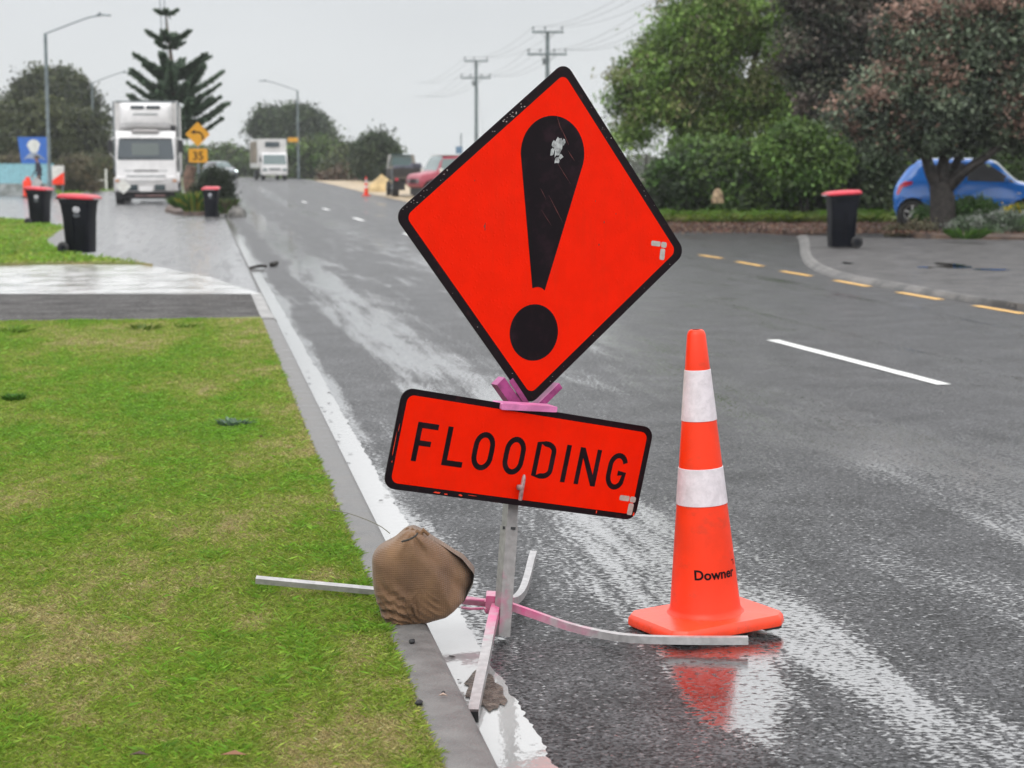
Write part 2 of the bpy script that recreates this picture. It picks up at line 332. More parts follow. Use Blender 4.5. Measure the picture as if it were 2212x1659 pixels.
# gutter channel and the water running in it
def strip(name, o0, o1_, y0, y1, z, m, n=60, wob0=0, wob1=0, seed=1, kind='structure', label=None):
    rn = random.Random(seed); b = B(); w0 = w1 = 0
    for i in range(n+1):
        Y = y0*(y1/y0)**(i/n) if y0 > 0 else y0+(y1-y0)*i/n
        o1 = o1_ if not callable(o1_) else o1_(Y)
        w0 = .6*w0+rn.uniform(-1, 1)*wob0; w1 = .6*w1+rn.uniform(-1, 1)*wob1
        b.v += [(edge(Y)+o0+w0, Y, z+hgt(Y)), (edge(Y)+o1+w1, Y, z+hgt(Y))]
    b.f = [(2*i, 2*i+1, 2*i+3, 2*i+2) for i in range(n)]
    return structure(name, b, m, label, kind)
strip('gutter', .14, .25, 1.5, 60, .003, M['kerb'], 200, 0, .006, 5)
strip('gutter_water', .158, lambda Y: .30-.02*max(0, min(1, (Y-4.4)/2.6)), 1.5, 56, .009, M['water'], 900, 0, .0075, 3)
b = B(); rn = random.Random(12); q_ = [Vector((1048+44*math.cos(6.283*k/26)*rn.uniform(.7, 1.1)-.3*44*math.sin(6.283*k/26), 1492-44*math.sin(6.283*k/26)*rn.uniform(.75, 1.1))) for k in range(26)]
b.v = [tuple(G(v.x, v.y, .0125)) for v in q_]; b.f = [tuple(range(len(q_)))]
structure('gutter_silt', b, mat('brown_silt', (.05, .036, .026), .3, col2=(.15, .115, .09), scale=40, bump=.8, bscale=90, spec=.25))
# kerb beside the near lawn: flat top, sloping face
def kerb(name, y0, y1, label=None, n=24):
    b = B(); pr = [(0, -.05), (0, .098), (.012, .106), (.105, .106), (.122, .096), (.156, .012), (.156, -.05)]
    for i in range(n+1):
        Y = y0+(y1-y0)*i/n; d = .1 if i == n else 0
        for o, z in pr: b.v.append((edge(Y)+o, Y, (z if z < 0 else z*(1-d))+hgt(Y)))
    k = len(pr)
    for i in range(n):
        for j in range(k-1): a = i*k+j; b.f.append((a, a+1, a+k+1, a+k))
    b.f += [tuple(range(k)), tuple(range(n*k, n*k+k))]
    return structure(name, b, M['kerb'], label, smooth=50)
kerb('kerb', 1.2, 15.9); kerb('kerb', 55, 100)
lawnT = [G(565, 683, .1), G(300, 690, .1), G(0, 703, .1)]
slab('lawn', [(edge(1)-.003, 1), (edge(15.95)-.003, 15.95)]+[(p.x-.003 if i == 0 else p.x, p.y) for i, p in enumerate(lawnT)]+[(-7, 15.0), (-7, 1)], .098, M['turf'])
pa = [G(0, 617, .07), G(300, 618, .07), G(545, 624, .05)]
pfar = [(edge(20.1)+.02, 20.1), (pa[1].x, 20.1), (pa[0].x, 20.15)]
b = B(); nP = [Vector((edge(15.97), 15.97, 0))]+[Vector((p.x, p.y+.02, 0)) for p in lawnT]+[Vector((-9, 15.0, 0))]; fP = [Vector((edge(20.1)+.02, 20.1, 0))]+[Vector((x, 20.1, 0)) for x in (-3.9, -4.5, -5.6, -9)]
for q in range(9):
    for p0, p1 in zip(nP, fP): v = p0.lerp(p1, q/8); b.v.append((v.x, v.y, .095-.065*(q/8)))
b.f = [(q*5+j, q*5+j+1, q*5+j+6, q*5+j+5) for q in range(8) for j in range(4)]
structure('footpath', b, M['path'])
b = B(); pr = [(0, -.05), (0, .098), (.012, .104), (.105, .104), (.13, .09), (.156, .012), (.156, -.05)]
for i in range(13):
    Y = 15.905+(20.4-15.905)*i/12; k = 1-.8*min(1, i/8)
    for o, z in pr: b.v.append((edge(Y)+o, Y, z if z < 0 else z*k))
for i in range(12):
    for j in range(6): a_ = i*7+j; b.f.append((a_, a_+1, a_+8, a_+7))
b.f += [tuple(range(7)), tuple(range(84, 91))]
structure('dropped_kerb', b, mat('dropped_kerb_concrete', (.17, .165, .16), .45, col2=(.30, .29, .28), scale=6, bump=.3, bscale=90), smooth=50)
ap = [G(545, 624.5, .03), G(450, 598, .02), G(301, 570, .02), G(0, 571, .02)]
slab('concrete_apron', [(pa[0].x-3, 20.16), (pa[0].x, 20.16), (pa[1].x, 20.11), (edge(20.12)+.14, 20.12)]+[(p.x, p.y) for p in ap[1:]]+[(ap[3].x-4, ap[3].y)], .026, M['apron'], .1)
# far lawn corner with the bins
l2 = [(0, 569), (150, 566), (301, 567), (330, 570), (250, 561), (191, 556), (150, 545), (133, 539), (105, 529), (96, 522), (115, 506), (137, 493), (120, 488), (100, 481), (0, 472)]
l2w = [G(x, y, .06) for x, y in l2]
slab('far_lawn', [(p.x, p.y) for p in l2w]+[(l2w[-1].x-6, l2w[-1].y), (l2w[0].x-5, l2w[0].y)], .06, M['turf'])
b = B()
cr = [(137, 492.5), (114, 506), (95.5, 522), (104, 529.5), (133, 540)]; cw = [(175, 498), (152, 509), (140, 522), (147, 530), (168, 541)]
for p, q in zip(cr, cw):
    a, c = G(*p, .05), G(*q, 0); b.v += [(a.x, a.y, .064), (c.x, c.y, .004)]
b.f = [(2*i, 2*i+1, 2*i+3, 2*i+2) for i in range(len(cr)-1)]
structure('kerb_corner', b, M['kerb'])
# grassy verge left of the parked lorry, planted island right of it
vg = [G(x, y, .05) for x, y in ((130, 428), (200, 420), (250, 415), (256, 398), (190, 396), (120, 398))]
slab('verge', vg, .09, M['turf'])
isl = [(edge(Y)-.005, Y) for Y in (55.5, 70, 100)]+[(edge(100)-1.2, 100), (edge(76)-1.4, 76), (edge(66)-1.7, 66), (edge(60)-1.7, 60), (edge(56.5)-1.3, 56.5), (edge(55)-.6, 55)]
b = B(); n = len(isl); b.v = [(x, y, .1+hgt(y)) for x, y in isl]+[(x, y, -.1) for x, y in isl]; b.f = [tuple(range(n))]+[(i, i+n, (i+1) % n+n, (i+1) % n) for i in range(n)]
structure('traffic_island', b, M['litter'])
# right side: kerb, pavement, litter, gardens
ko = [(1720, 510), (1727, 522), (1729, 550), (1742, 573), (1781, 593), (1836, 607), (1908, 620), (1994, 635), (2122, 656), (2212, 669), (2600, 735)]
ki = [(1752, 506), (1759, 520), (1760, 546), (1784, 566), (1826, 581), (1890, 596), (1955, 605), (2010, 616), (2140, 639), (2240, 655), (2640, 722)]
def cr_spline(P, m=6):
    P = [Vector(p) for p in P]; out = []
    for i in range(len(P)-1):
        a, b_, c, d = P[max(i-1, 0)], P[i], P[i+1], P[min(i+2, len(P)-1)]
        for k in range(m):
            t = k/m; out.append(.5*((2*b_)+(c-a)*t+(2*a-5*b_+4*c-d)*t*t+(3*b_-a-3*c+d)*t**3))
    return out+[P[-1]]
KO = cr_spline([G(x, y+1, .006) for x, y in ko]); KI = cr_spline([G(.3*a[0]+.7*x, .3*(a[1]+1)+.7*y, .07) for a, (x, y) in zip(ko, ki)])
for _ in range(6):
    for PL in (KO, KI): PL[1:-1] = [(PL[j-1]+PL[j]*2+PL[j+1])/4 for j in range(1, len(PL)-1)]
b = B()
for o, i in zip(KO, KI):
    d = (o-i); d.z = 0; d.normalize(); f = o+d*.04
    m1, m2 = o.lerp(i, .42), o.lerp(i, .55)
    b.v += [(o.x, o.y, -.02), (o.x, o.y, .006), (m1.x, m1.y, .052), (m2.x, m2.y, .064), (i.x, i.y, .070), (i.x, i.y, -.02)]
for j in range(len(KO)-1):
    for k in range(5): a = j*6+k; b.f.append((a, a+1, a+7, a+6))
M['kerblight'] = mat('kerb_pale', (.07, .068, .066), .6, col2=(.15, .142, .135), scale=2.4, bump=.3, bscale=100)
structure('kerb', b, M['kerblight'], smooth=89)
pv = [((o.x+i.x)/2, (o.y+i.y)/2) for o, i in zip(KO, KI)]
slab('pavement', pv+[(16, pv[-1][1]), (16, 34), (9, 34.6), (7.2, 35.5), (6.2, 36.2)], .062, M['pave'])
lt = [G(x, y, .03) for x, y in ((1400, 500), (1500, 496), (1600, 498), (1720, 506), (1790, 502), (1900, 500), (2020, 516), (2212, 522))]
slab('leaf_litter_ground', [(p.x, p.y-.1*(i > 3)) for i, p in enumerate(lt)]+[(17, 36), (17, 60), (3.0, 60), (3.4, 46)], .112, M['litter'], .13)
gs = [G(x, y, .12) for x, y in ((1430, 468), (1520, 471), (1640, 472), (1760, 476), (1850, 474), (1935, 470))]
slab('garden_grass', gs+[Vector((16, 47, 0)), Vector((16, 64, 0)), Vector((5, 64, 0))], .14, M['turf'], .1)
dr = [G(x, y, .14) for x, y in ((1925, 484), (2060, 486), (2260, 490))]
slab('driveway', dr+[Vector((17, 47, 0)), Vector((8.4, 47, 0))], .121, M['litter'], .1)
# yellow gravel shoulder beyond the road
sh = [G(872, 432), G(800, 415), G(735, 404), G(700, 397.5)]
b = B()
for Y in (62, 70, 80, 90, 100, 110, 120, 130, 140):
    X0 = edge(Y)+8.0; b.v += [(X0, Y, hgt(Y)+.012), (X0+9, Y, hgt(Y)+.03)]
b.f = [(2*i, 2*i+1, 2*i+3, 2*i+2) for i in range(8)]
structure('gravel_shoulder', b, M['gravel'])
# painted lines
def line(name, a, c, w, m, z=.005):
    a, c = Vector((a.x, a.y, 0)), Vector((c.x, c.y, 0)); t = (c-a).normalized(); nn = Vector((-t.y, t.x, 0))*w/2
    b = B(); n = 10; rn = random.Random(int(a.x*1000))
    for i in range(n+1):
        p = a.lerp(c, i/n); j = 1+rn.uniform(-.06, .06)
        b.v += [tuple(p+nn*j+Vector((0, 0, z+hgt(p.y)))), tuple(p-nn*j+Vector((0, 0, z+hgt(p.y))))]
    b.f = [(2*i, 2*i+1, 2*i+3, 2*i+2) for i in range(n)]
    return structure(name, b, m)
line('lane_marking', G(2040, 832), G(1668, 735), .105, M['markwhite'])
cl0 = G(1854, 783)
for k in range(1, 6):
    Y = cl0.y+12.6*k; X = cl0.x-.1725*(Y-cl0.y)
    line('lane_marking', Vector((X, Y-1.5, 0)), Vector((X-.1725*3, Y+1.5, 0)), .13, M['markwhite'])
for a, c in (((570, 1293), (680, 1310)), ((760, 1327), (885, 1350)), ((985, 1375), (1130, 1400)), ((1255, 1422), (1425, 1453)), ((1575, 1482), (1790, 1520)), ((1965, 1550), (2212, 1592)), ((2450, 1640), (2760, 1700))):
    f = lambda q: G(1269+q[0]*.4263, q[1]*.4263)
    line('edge_marking', f(a), f(c), .11, M['markyellow'])
# puddle on the pavement
b = B(); rn = random.Random(4)
for (x, y, rx, ry) in ((2052, 571, 30, 4), (2062, 576, 36, 3), (2140, 582, 40, 2), (2000, 577, 16, 1.5), (1830, 568, 12, 2)):
    c = G(x, y, .066); e = G(x+rx, y, .066); g = G(x, y-ry, .066); n0 = len(b.v); n = 22; rr = [1+rn.uniform(-.25, .2) for _ in range(n)]
    b.v += [(c.x+(e.x-c.x)*math.cos(6.283*k/n)*rr[k], c.y+(g.y-c.y)*math.sin(6.283*k/n)*rr[k], .066) for k in range(n)]
    b.f.append(tuple(range(n0, n0+n)))
structure('puddle', b, M['puddle'])
# ------------------------------------------------------------------ the leaning FLOODING sign
CAM = Vector((0, 0, H))
def frame(psi, rho, tau):
    e1 = Vector((math.cos(psi), math.sin(psi), 0)); n = Vector((math.sin(psi), -math.cos(psi), 0)); e2 = Vector((0, 0, 1))*math.cos(tau)-n*math.sin(tau)
    return math.cos(rho)*e1-math.sin(rho)*e2, math.sin(rho)*e1+math.cos(rho)*e2
base = G(1083, 1383); base.z = 0
sign = thing('warning_sign', 'tall leaning orange diamond warning sign with exclamation mark above a FLOODING plate', 'road sign', base)
dr_, du = frame(.5411, .1264, .0074); KD = .985; dC = CAM+(Vector((.1073, 5.6146, 1.1957))-CAM)*KD
pr_, pu = frame(.5131, .2039, -.0497); KP = .978; pC = CAM+(Vector((.0361, 5.474, .5299))-CAM)*KP
dn, pn = dr_.cross(du), pr_.cross(pu)
sg = lambda name, b, m, par=sign, sm=None: obj(name, b, m, par, sm, base)
def diamond(a): return [(0, -a), (a, 0), (0, a), (-a, 0)]
A = .53*KD
dp = sg('diamond_panel', B().prism(rpoly(diamond(A), .036, 6), dC, dr_, du, -.004, 0), M['black'])
sg('orange_face', B().prism(rpoly(diamond(A-.0385), .022, 6), dC, dr_, du, .0002, .0014), M['orange'], dp)
sc_k = KD
ex = []
cx0, cy0, r0 = -.011, .247, .1145
for k in range(0, 25):
    a = R(-8)+(R(196))*k/24; ex.append((cx0+r0*math.cos(a), cy0+r0*math.sin(a)*1.0))
ex = [(x*sc_k, y*sc_k) for x, y in ex]+[(-.0335*sc_k, -.168*sc_k), (-.022*sc_k, -.1635*sc_k), (-.011*sc_k, -.162*sc_k), (0, -.164*sc_k), (.0115*sc_k, -.171*sc_k)]
sy = sg('exclamation_mark', B().prism(ex, dC, dr_, du, .0016, .0024), M['symblack'], dp)
dot = [((-.011+.0868*math.cos(k*math.pi/24))*sc_k, (-.302+.0868*math.sin(k*math.pi/24))*sc_k) for k in range(48)]
sg('exclamation_dot', B().prism(dot, dC, dr_, du, .0016, .0024), M['symblack'], dp)
def logo(nm, x, y, C, r, u, par, k=1.0, z=(.0016, .0022)):
    b = B()
    for (a0, b0, a1, b1) in ((0, 0, .0365, -.0165), (.0395, 0, .0605, -.018), (.0385, -.0215, .0575, -.0575)):
        b.prism(rpoly([(x+a0*k, y+b1*k), (x+a1*k, y+b1*k), (x+a1*k, y+b0*k), (x+a0*k, y+b0*k)], .005*k, 3), C, r, u, *z)
    return sg(nm, b, M['greylogo'], par)
logo('corner_emblem', .384, .0235, dC, dr_, du, dp, .98)
# old paint scuff on the mark and chips along the border
b = B(); rn = random.Random(5)
for (x, y, w, h, n) in ((.004, .262, .016, .034, 14), (-.014, .246, .008, .012, 8), (-.012, .272, .007, .012, 7), (.022, .282, .006, .01, 7), (.018, .238, .008, .008, 7), (.005, .225, .010, .012, 8)):
    b.prism([(x+w*math.cos(6.283*k/n)*rn.uniform(.6, 1.2), y+h*math.sin(6.283*k/n)*rn.uniform(.6, 1.2)) for k in range(n)], dC, dr_, du, .0026, .0029)
sg('paint_scuff', b, M['scuff'], dp)
M['scratch'] = mat('scratch', (.16, .035, .03), .5, var=.4, scale=40); M['chip'] = mat('chip', (.42, .36, .34), .5, var=.3, scale=50)
b = B(); c2 = B(); d2 = B()
def scratch(bb, x, y, ang, L, w): 
    c, s = math.cos(ang), math.sin(ang)
    bb.prism([(x-c*L, y-s*L), (x+s*w, y-c*w), (x+c*L, y+s*L), (x-s*w*.5, y+c*w*.5)], dC, dr_, du, .0026, .003)
for x, y, a, L, w in ((0, .335, -1.1, .03, .0012), (.025, .30, -.95, .03, .001), (.035, .19, -.8, .04, .0009), (-.03, .12, -.9, .02, .001), (.02, .08, -.9, .05, .0012), (-.01, .05, -.8, .03, .0009), (.055, .245, -.8, .02, .001)):
    scratch(b, x, y, a, L, w)
sg('scratches', b, M['scratch'], dp)
def edgechip(side, t, w):
    P = {'ul': ((0, A), (-A, 0)), 'ur': ((0, A), (A, 0)), 'lr': ((A, 0), (0, -A)), 'll': ((-A, 0), (0, -A))}[side]
    x = P[0][0]+(P[1][0]-P[0][0])*t; y = P[0][1]+(P[1][1]-P[0][1])*t; s = 1-rn.uniform(.012, .055); n = 6
    c2.prism([(x*s+w*math.cos(6.283*k/n+.5)*rn.uniform(.4, 1.2), y*s+w*.7*math.sin(6.283*k/n+.5)*rn.uniform(.4, 1.2)) for k in range(n)], dC, dr_, du, .0001, .0008+rn.uniform(0, .0002))
for k in range(16): edgechip('ul', rn.uniform(.25, .45), rn.uniform(.001, .0035))
for k in range(14): edgechip('ul', rn.uniform(.7, .98), rn.uniform(.001, .003))
for k in range(26): edgechip(rn.choice(('ur', 'lr', 'll', 'ul')), rn.uniform(.05, .95), rn.uniform(.0008, .0022))
sg('border_chips', c2, M['chip'], dp)
for x, y, w in ((-.22, .001, .006), (-.218, -.008, .004), (-.219, .009, .003), (.20, .06, .004), (.16, .12, .003), (-.27, .13, .003), (.24, .09, .003), (.19, -.01, .004)):
    d2.prism([(x+w*.5*math.cos(6.283*k/6)*rn.uniform(.5, 1.2), y+w*math.sin(6.283*k/6)*rn.uniform(.6, 1.2)) for k in range(6)], dC, dr_, du, .0016, .0019)
sg('specks', d2, M['scratch'], dp)
# supplementary plate
w, h = .45*KP, .15*KP
pp = sg('lettered_plate', B().prism(rpoly([(-w, -h), (w, -h), (w, h), (-w, h)], .036, 6), pC, pr_, pu, -.004, 0), M['black'])
i_ = .0205
sg('orange_face', B().prism(rpoly([(-w+i_, -h+i_*.9), (w-i_, -h+i_*.9), (w-i_, h-i_*.9), (-w+i_, h-i_*.9)], .022, 6), pC, pr_, pu, .0002, .0014), M['orange'], pp)
b = B(); Z = (.0016, .0022); k = KP; S = .0168; y0, y1 = -.0595, .0575
def P_(pts): b.prism([(x*k, y*k) for x, y in pts], pC, pr_, pu, *Z)
def S_(pts, closed=False): b.stroke([(x*k, y*k) for x, y in pts], S*k, pC, pr_, pu, *Z, closed=closed)
x = -.379; P_([(x, y0), (x+S, y0), (x+S, -.012), (x+.055, -.012), (x+.055, .004), (x+S, .004), (x+S, y1-S), (x+.070, y1-S), (x+.070, y1), (x, y1)])
x = -.277; P_([(x, y0), (x+.070, y0), (x+.070, y0+S), (x+S, y0+S), (x+S, y1), (x, y1)])
def oval(cx, a, n=28):
    out = []
    bb = (y1-y0-S)/2; st = max(0, bb-a*1.25)
    for q in range(n):
        t = 2*math.pi*q/n; out.append((cx+a*math.cos(t)*(1), (y0+y1)/2+(st if math.sin(t) > 1e-6 else -st if math.sin(t) < -1e-6 else 0)+(bb-st)*math.sin(t)))
    return out
S_(oval(-.1445, .0285), True); S_(oval(-.0355, .0285), True)
x0, x1 = .0365+S/2, .1095-S/2
dd = [(x0, y0+S/2), (x0+.022, y0+S/2)]+[(x1-.030+.030*math.sin(q*math.pi/10), -.001-(.028)-.022*math.cos(q*math.pi/10)) for q in range(1, 6)]
dd += [(a, -.002-b2) for a, b2 in [(p[0], p[1]) for p in dd[::-1]]]
S_(dd, True)
x = .1435; P_([(x, y0-.001), (x+S, y0-.001), (x+S, y1-.001), (x, y1-.001)])
x0, x1 = .194, .273
P_([(x0, y0-.001), (x0+S*.95, y0-.001), (x0+S*.95, y1-.034), (x1-S*1.02, y0-.001), (x1, y0-.001), (x1, y1-.002), (x1-S*.95, y1-.002), (x1-S*.95, y0+.034), (x0+S*1.02, y1-.002), (x0, y1-.002)])
cg, a, bb = .343, .0285, (y1-y0-S)/2; st = bb-a*1.25
gg = []
for q in range(0, 24):
    t = R(22)+R(338-34)*q/23; s_ = math.sin(t); gg.append((cg+a*math.cos(t), -.003+(st if s_ > 0 else -st)+(bb-st)*s_))
gg += [(cg+a, -.0085), (cg+.004, -.0085)]
S_(gg)
sg('lettering', b, M['symblack'], pp)
logo('corner_emblem', .3655, -.0735, pC, pr_, pu, pp, 1.0)
b = B()
for x, y, w_, h_ in ((-.27, -.143, .022, .004), (-.24, -.144, .012, .003), (-.19, -.142, .011, .0045), (-.15, -.138, .03, .0012), (.30, -.138, .0035, .009), (.44, -.13, .006, .008), (-.441, -.02, .0015, .05), (-.437, .03, .001, .02), (-.438, -.07, .0022, .004)):
    n = 9; b.prism([(x*k+w_*.6*math.cos(6.283*q/n)*rn.uniform(.5, 1.2), y*k+h_*.7*math.sin(6.283*q/n)*rn.uniform(.5, 1.2)) for q in range(n)], pC, pr_, pu, .0001, .0009)
M['orangechip'] = mat('orange_chip', (.85, .05, .012), .4)
sg('worn_border_patches', b, M['orangechip'], pp)
# pole: square tube rising behind the plates
pz = D(1103, 1092, 5.43); top = base+(pz-base)*(1.0/ (pz.z))*0.62
fr, fu = frame(.52, .09, 0)
def sqtube(pts, half, r, name, m, par=sign, hv=None):
    b = B(); r = Vector(r)
    for i, p in enumerate(pts):
        t = (Vector(pts[min(i+1, len(pts)-1)])-Vector(pts[max(i-1, 0)])).normalized(); y = t.cross(r).normalized(); x = y.cross(t).normalized(); hh = hv or half
        for a, c in ((-1, -1), (1, -1), (1, 1), (-1, 1)): b.v.append(tuple(Vector(p)+x*a*half+y*c*hh))
    n = len(pts)
    for i in range(n-1):
        for q in range(4): a, c = i*4+q, i*4+(q+1) % 4; b.f.append((a, c, c+4, a+4))
    b.f += [(3, 2, 1, 0), tuple(range(4*n-4, 4*n))]
    return sg(name, b, m, par)
bot = base+Vector((0, 0, .012)); axis = (pz-bot).normalized()
yawr = Vector((math.cos(.50), math.sin(.50), 0))
pole = sqtube([bot, bot+axis*.33], .0195, yawr, 'pole_socket', M['post'])
hubz = D(1079, 1301, 5.42)
up = sqtube([bot+axis*.325, bot+axis*.64, bot+axis*.95], .0172, yawr, 'pole', M['post'])
sg('pole_collar', B().tube([bot+axis*.318, bot+axis*.326], .0275, 4, True, math.pi*.0), M['dark'], pole)
# pink cradle that carries the diamond
b = B()
def dl(x, y): return (x, y)
n_ = lambda p, q, w_: None
def chan(p, q, w_, d0, d1, out):
    p, q = Vector(p), Vector(q); t = (q-p).normalized(); o = Vector((-t.y, t.x))*w_*out
    b.prism([tuple(p), tuple(q), tuple(q+o), tuple(p+o)][::1 if out > 0 else -1], dC, dr_, du, d0, d1)
chan((-.100, -.440), (-.012, -.528), .034, -.030, .006, -1); chan((-.072, -.440), (-.004, -.512), .016, .0062, .009, -1)
chan((.096, -.444), (.012, -.528), .020, -.030, .006, 1)
sg('cradle_bracket', b, mat('purple_pink', (.30, .045, .17), .4, var=.3, scale=20), sign)
b = B(); b.prism(rpoly([(-.118*k, .131*k), (.076*k, .150*k), (.074*k, .167*k), (-.120*k, .150*k)], .003, 2), pC, pr_, pu, -.045, .012)
sg('cradle_plate', b, mat('light_pink', (.62, .19, .40), .4, var=.15, scale=20), sign)
# hooked bolt in front of the plate
fp = lambda x, y, d: pC+pr_*x*k+pu*y*k+pn*d
b = B().tube([fp(.004, -.052, .016), fp(.0045, -.062, .017), fp(.006, -.10, .016), fp(.0105, -.131, .012)], [.003, .0062, .0066, .0062], 8)
b.lathe([(.0, -.008), (.010, -.007), (.012, 0), (.010, .007), (0, .008)], fp(.001, -.092, .013), 10)
sg('bolt', b, mat('galv_bolt', (.34, .22, .22), .45, metal=.4, var=.3, scale=60), sign, 40)
# hub and the four legs
hub = B().prism(rpoly([(-.042, -.028), (.040, -.028), (.040, .026), (-.042, .026)], .004, 2), hubz, Vector((1, 0, -.06)).normalized(), Vector((.06, 0, 1)).normalized(), -.034, .036)
hb = sg('hub', hub, M['leg'])
for s_ in (-1, 1): sg('hub_clip', B().tube([hubz+Vector((-.045, -.03, .012*s_)), hubz+Vector((-.085, -.026, .014*s_)), hubz+Vector((-.115, -.02, .012*s_))], .0042, 6), M['leg'], hb)
for x in (-.04, .024, 0): sg('hub_bolt', B().lathe([(0, -.01), (.006, -.01), (.006, .0), (0, .0)], hubz+Vector((x, -.036, -.015)), 6, 'Y'), M['leg'], hb)
def legpath(pts): return [D(x, y, Y) for x, y, Y in pts]
def leg(pts, half, r, cap=None):
    P = cr_spline(legpath(pts), 5) if len(pts) > 2 else legpath(pts)
    o = sqtube(P, half, r, 'leg', M['leg'])
    if cap:
        t = (P[-1]-P[-2]).normalized(); e = sqtube([P[-1]-t*.002, P[-1]+t*.014], half*1.04, r, 'end_cap', M['rubber'], o)
    return o
leg([(1092, 1306, 5.40), (1150, 1326, 5.39), (1225, 1352, 5.36), (1300, 1370, 5.30), (1380, 1380, 5.22), (1500, 1383, 5.20), (1616, 1383, 5.19)], .0110, (0, 1, 0), 0)
leg([(1072, 1312, 5.38), (1062, 1350, 5.20), (1048, 1420, 4.90), (1034, 1485, 4.68), (1022, 1544, 4.49)], .0135, (1, 0, 0), 1)
leg([(1086, 1300, 5.46), (1110, 1297, 5.62), (1127, 1281, 5.80), (1138, 1252, 5.96), (1148, 1212, 6.12), (1153, 1196, 6.18)], .0115, (1, 0, 0), 0)
leg([(1060, 1303, 5.42), (900, 1285, 5.44), (553, 1252, 5.46)], .0092, (0, 1, .35), 0)
# ------------------------------------------------------------------ traffic cones
def textmesh(s, size, bold=0):
    c = bpy.data.curves.new('t', 'FONT'); c.body = s; c.size = size; c.offset = bold; c.align_x = 'CENTER'; c.resolution_u = 3
    o = bpy.data.objects.new('t', c); COL.objects.link(o); dg = bpy.context.evaluated_depsgraph_get(); me = bpy.data.meshes.new_from_object(o.evaluated_get(dg))
    v = [tuple(x.co) for x in me.vertices]; f = [tuple(p.vertices) for p in me.polygons]
    bpy.data.objects.remove(o); bpy.data.curves.remove(c); bpy.data.meshes.remove(me); return v, f
cone = thing('traffic_cone', 'large orange road cone with two white bands and dark lettering, standing beside the flooding sign', 'traffic cone', (0, 0, 0), 0, 'orange road cones')
rad = lambda z: .1085-(.1085-.0265)*(z-.05)/(.915-.05)
HC = .915
prof = [(rad(.05)+.012, .05), (rad(.056)+.004, .056), (rad(.07), .07)]
for z in (.2, .3, .4, .5, .6, .7, .8): prof.append((rad(z), z))
prof += [(rad(.90), .90), (rad(.909)-.003, .909), (rad(.913)-.008, .914), (.012, .9145)]
obj('cone_body', B().lathe(prof, (0, 0, 0), 48), M['cone'], cone, 50)
def bandz(px): return .05+(1338-px)/(1338-711)*(HC-.05)
for a, c in ((1093, 1012), (909, 798)):
    z0, z1 = bandz(a), bandz(c); obj('reflective_band', B().lathe([(rad(z0)+.0002, z0), (rad(z0)+.0018, z0+.001), (rad(z1)+.0018, z1-.001), (rad(z1)+.0002, z1)], (0, 0, 0), 48), M['band'], cone, 40)
sq = [(-.185, -.175), (.185, -.175), (.185, .175), (-.185, .175)]
oc = []
for (x, y) in sq: 
    s_ = 1 if x*y > 0 else -1
    oc += [(x, y-math.copysign(.03, y)), (x-math.copysign(.03, x), y)] if x*y < 0 else [(x-math.copysign(.03, x), y), (x, y-math.copysign(.03, y))]
oc = [(-.20, -.125), (-.165, -.16), (.165, -.16), (.20, -.125), (.20, .125), (.165, .16), (-.165, .16), (-.20, .125)]
oc = rpoly(oc, .02, 3)
bb_ = B(); n = len(oc)
lv = [(1.0, .012), (1.012, .018), (1.0, .036), (.965, .046), (.60, .052)]
for s_, z in lv: bb_.v += [(x*s_, y*s_, z) for x, y in oc]
for i in range(len(lv)-1):
    for q in range(n): a, c = i*n+q, i*n+(q+1) % n; bb_.f.append((a, c, c+n, a+n))
bb_.f += [tuple(range(n-1, -1, -1)), tuple(range((len(lv)-1)*n, len(lv)*n))]
cb_ = obj('cone_base', bb_, M['conebase'], cone, 45)
for x, y in ((-.15, -.12), (.15, -.12), (.15, .12), (-.15, .12), (0, -.13), (.0, .13)): obj('foot_pad', B().box((x, y, .006), (.06, .05, .0125), None, .003), M['rubber'], cb_)
tv, tf = textmesh('Downer', .041, .0011)
xs_ = [v[0] for v in tv]; wd = max(xs_)-min(xs_)
b = B(); zt = bandz(1250)
for x, y, z in tv:
    r_ = rad(zt+y)+.0012; an = -math.pi/2+x/r_; b.v.append((r_*math.cos(an), r_*math.sin(an), zt+y))
b.f = list(tf)
lt_ = obj('lettering', b, M['symblack'], cone)
b = B()
for (a0, b0, a1, b1) in ((0, 0, .0125, .0045), (.0135, 0, .0175, .0045), (.013, -.016, .0175, -.0015)):
    pts = []
    for x, y in ((a0, b0), (a1, b0), (a1, b1), (a0, b1)):
        z = zt+.045+y*.8; r_ = rad(z)+.0012; an = -math.pi/2+(wd/2-.004+x*.8)/r_; pts.append((r_*math.cos(an), r_*math.sin(an), z))
    b.add(pts, [(0, 1, 2, 3)])
obj('emblem', b, M['symblack'], lt_)
tone = sorted(lt_.children, key=lambda o: o.name)
cpos = Vector((.592, 5.46, .005))
cone.location = cpos; cone.rotation_euler = (R(-.6), R(-2.6), R(27))
lt_.rotation_euler = (0, 0, R(-27+17))
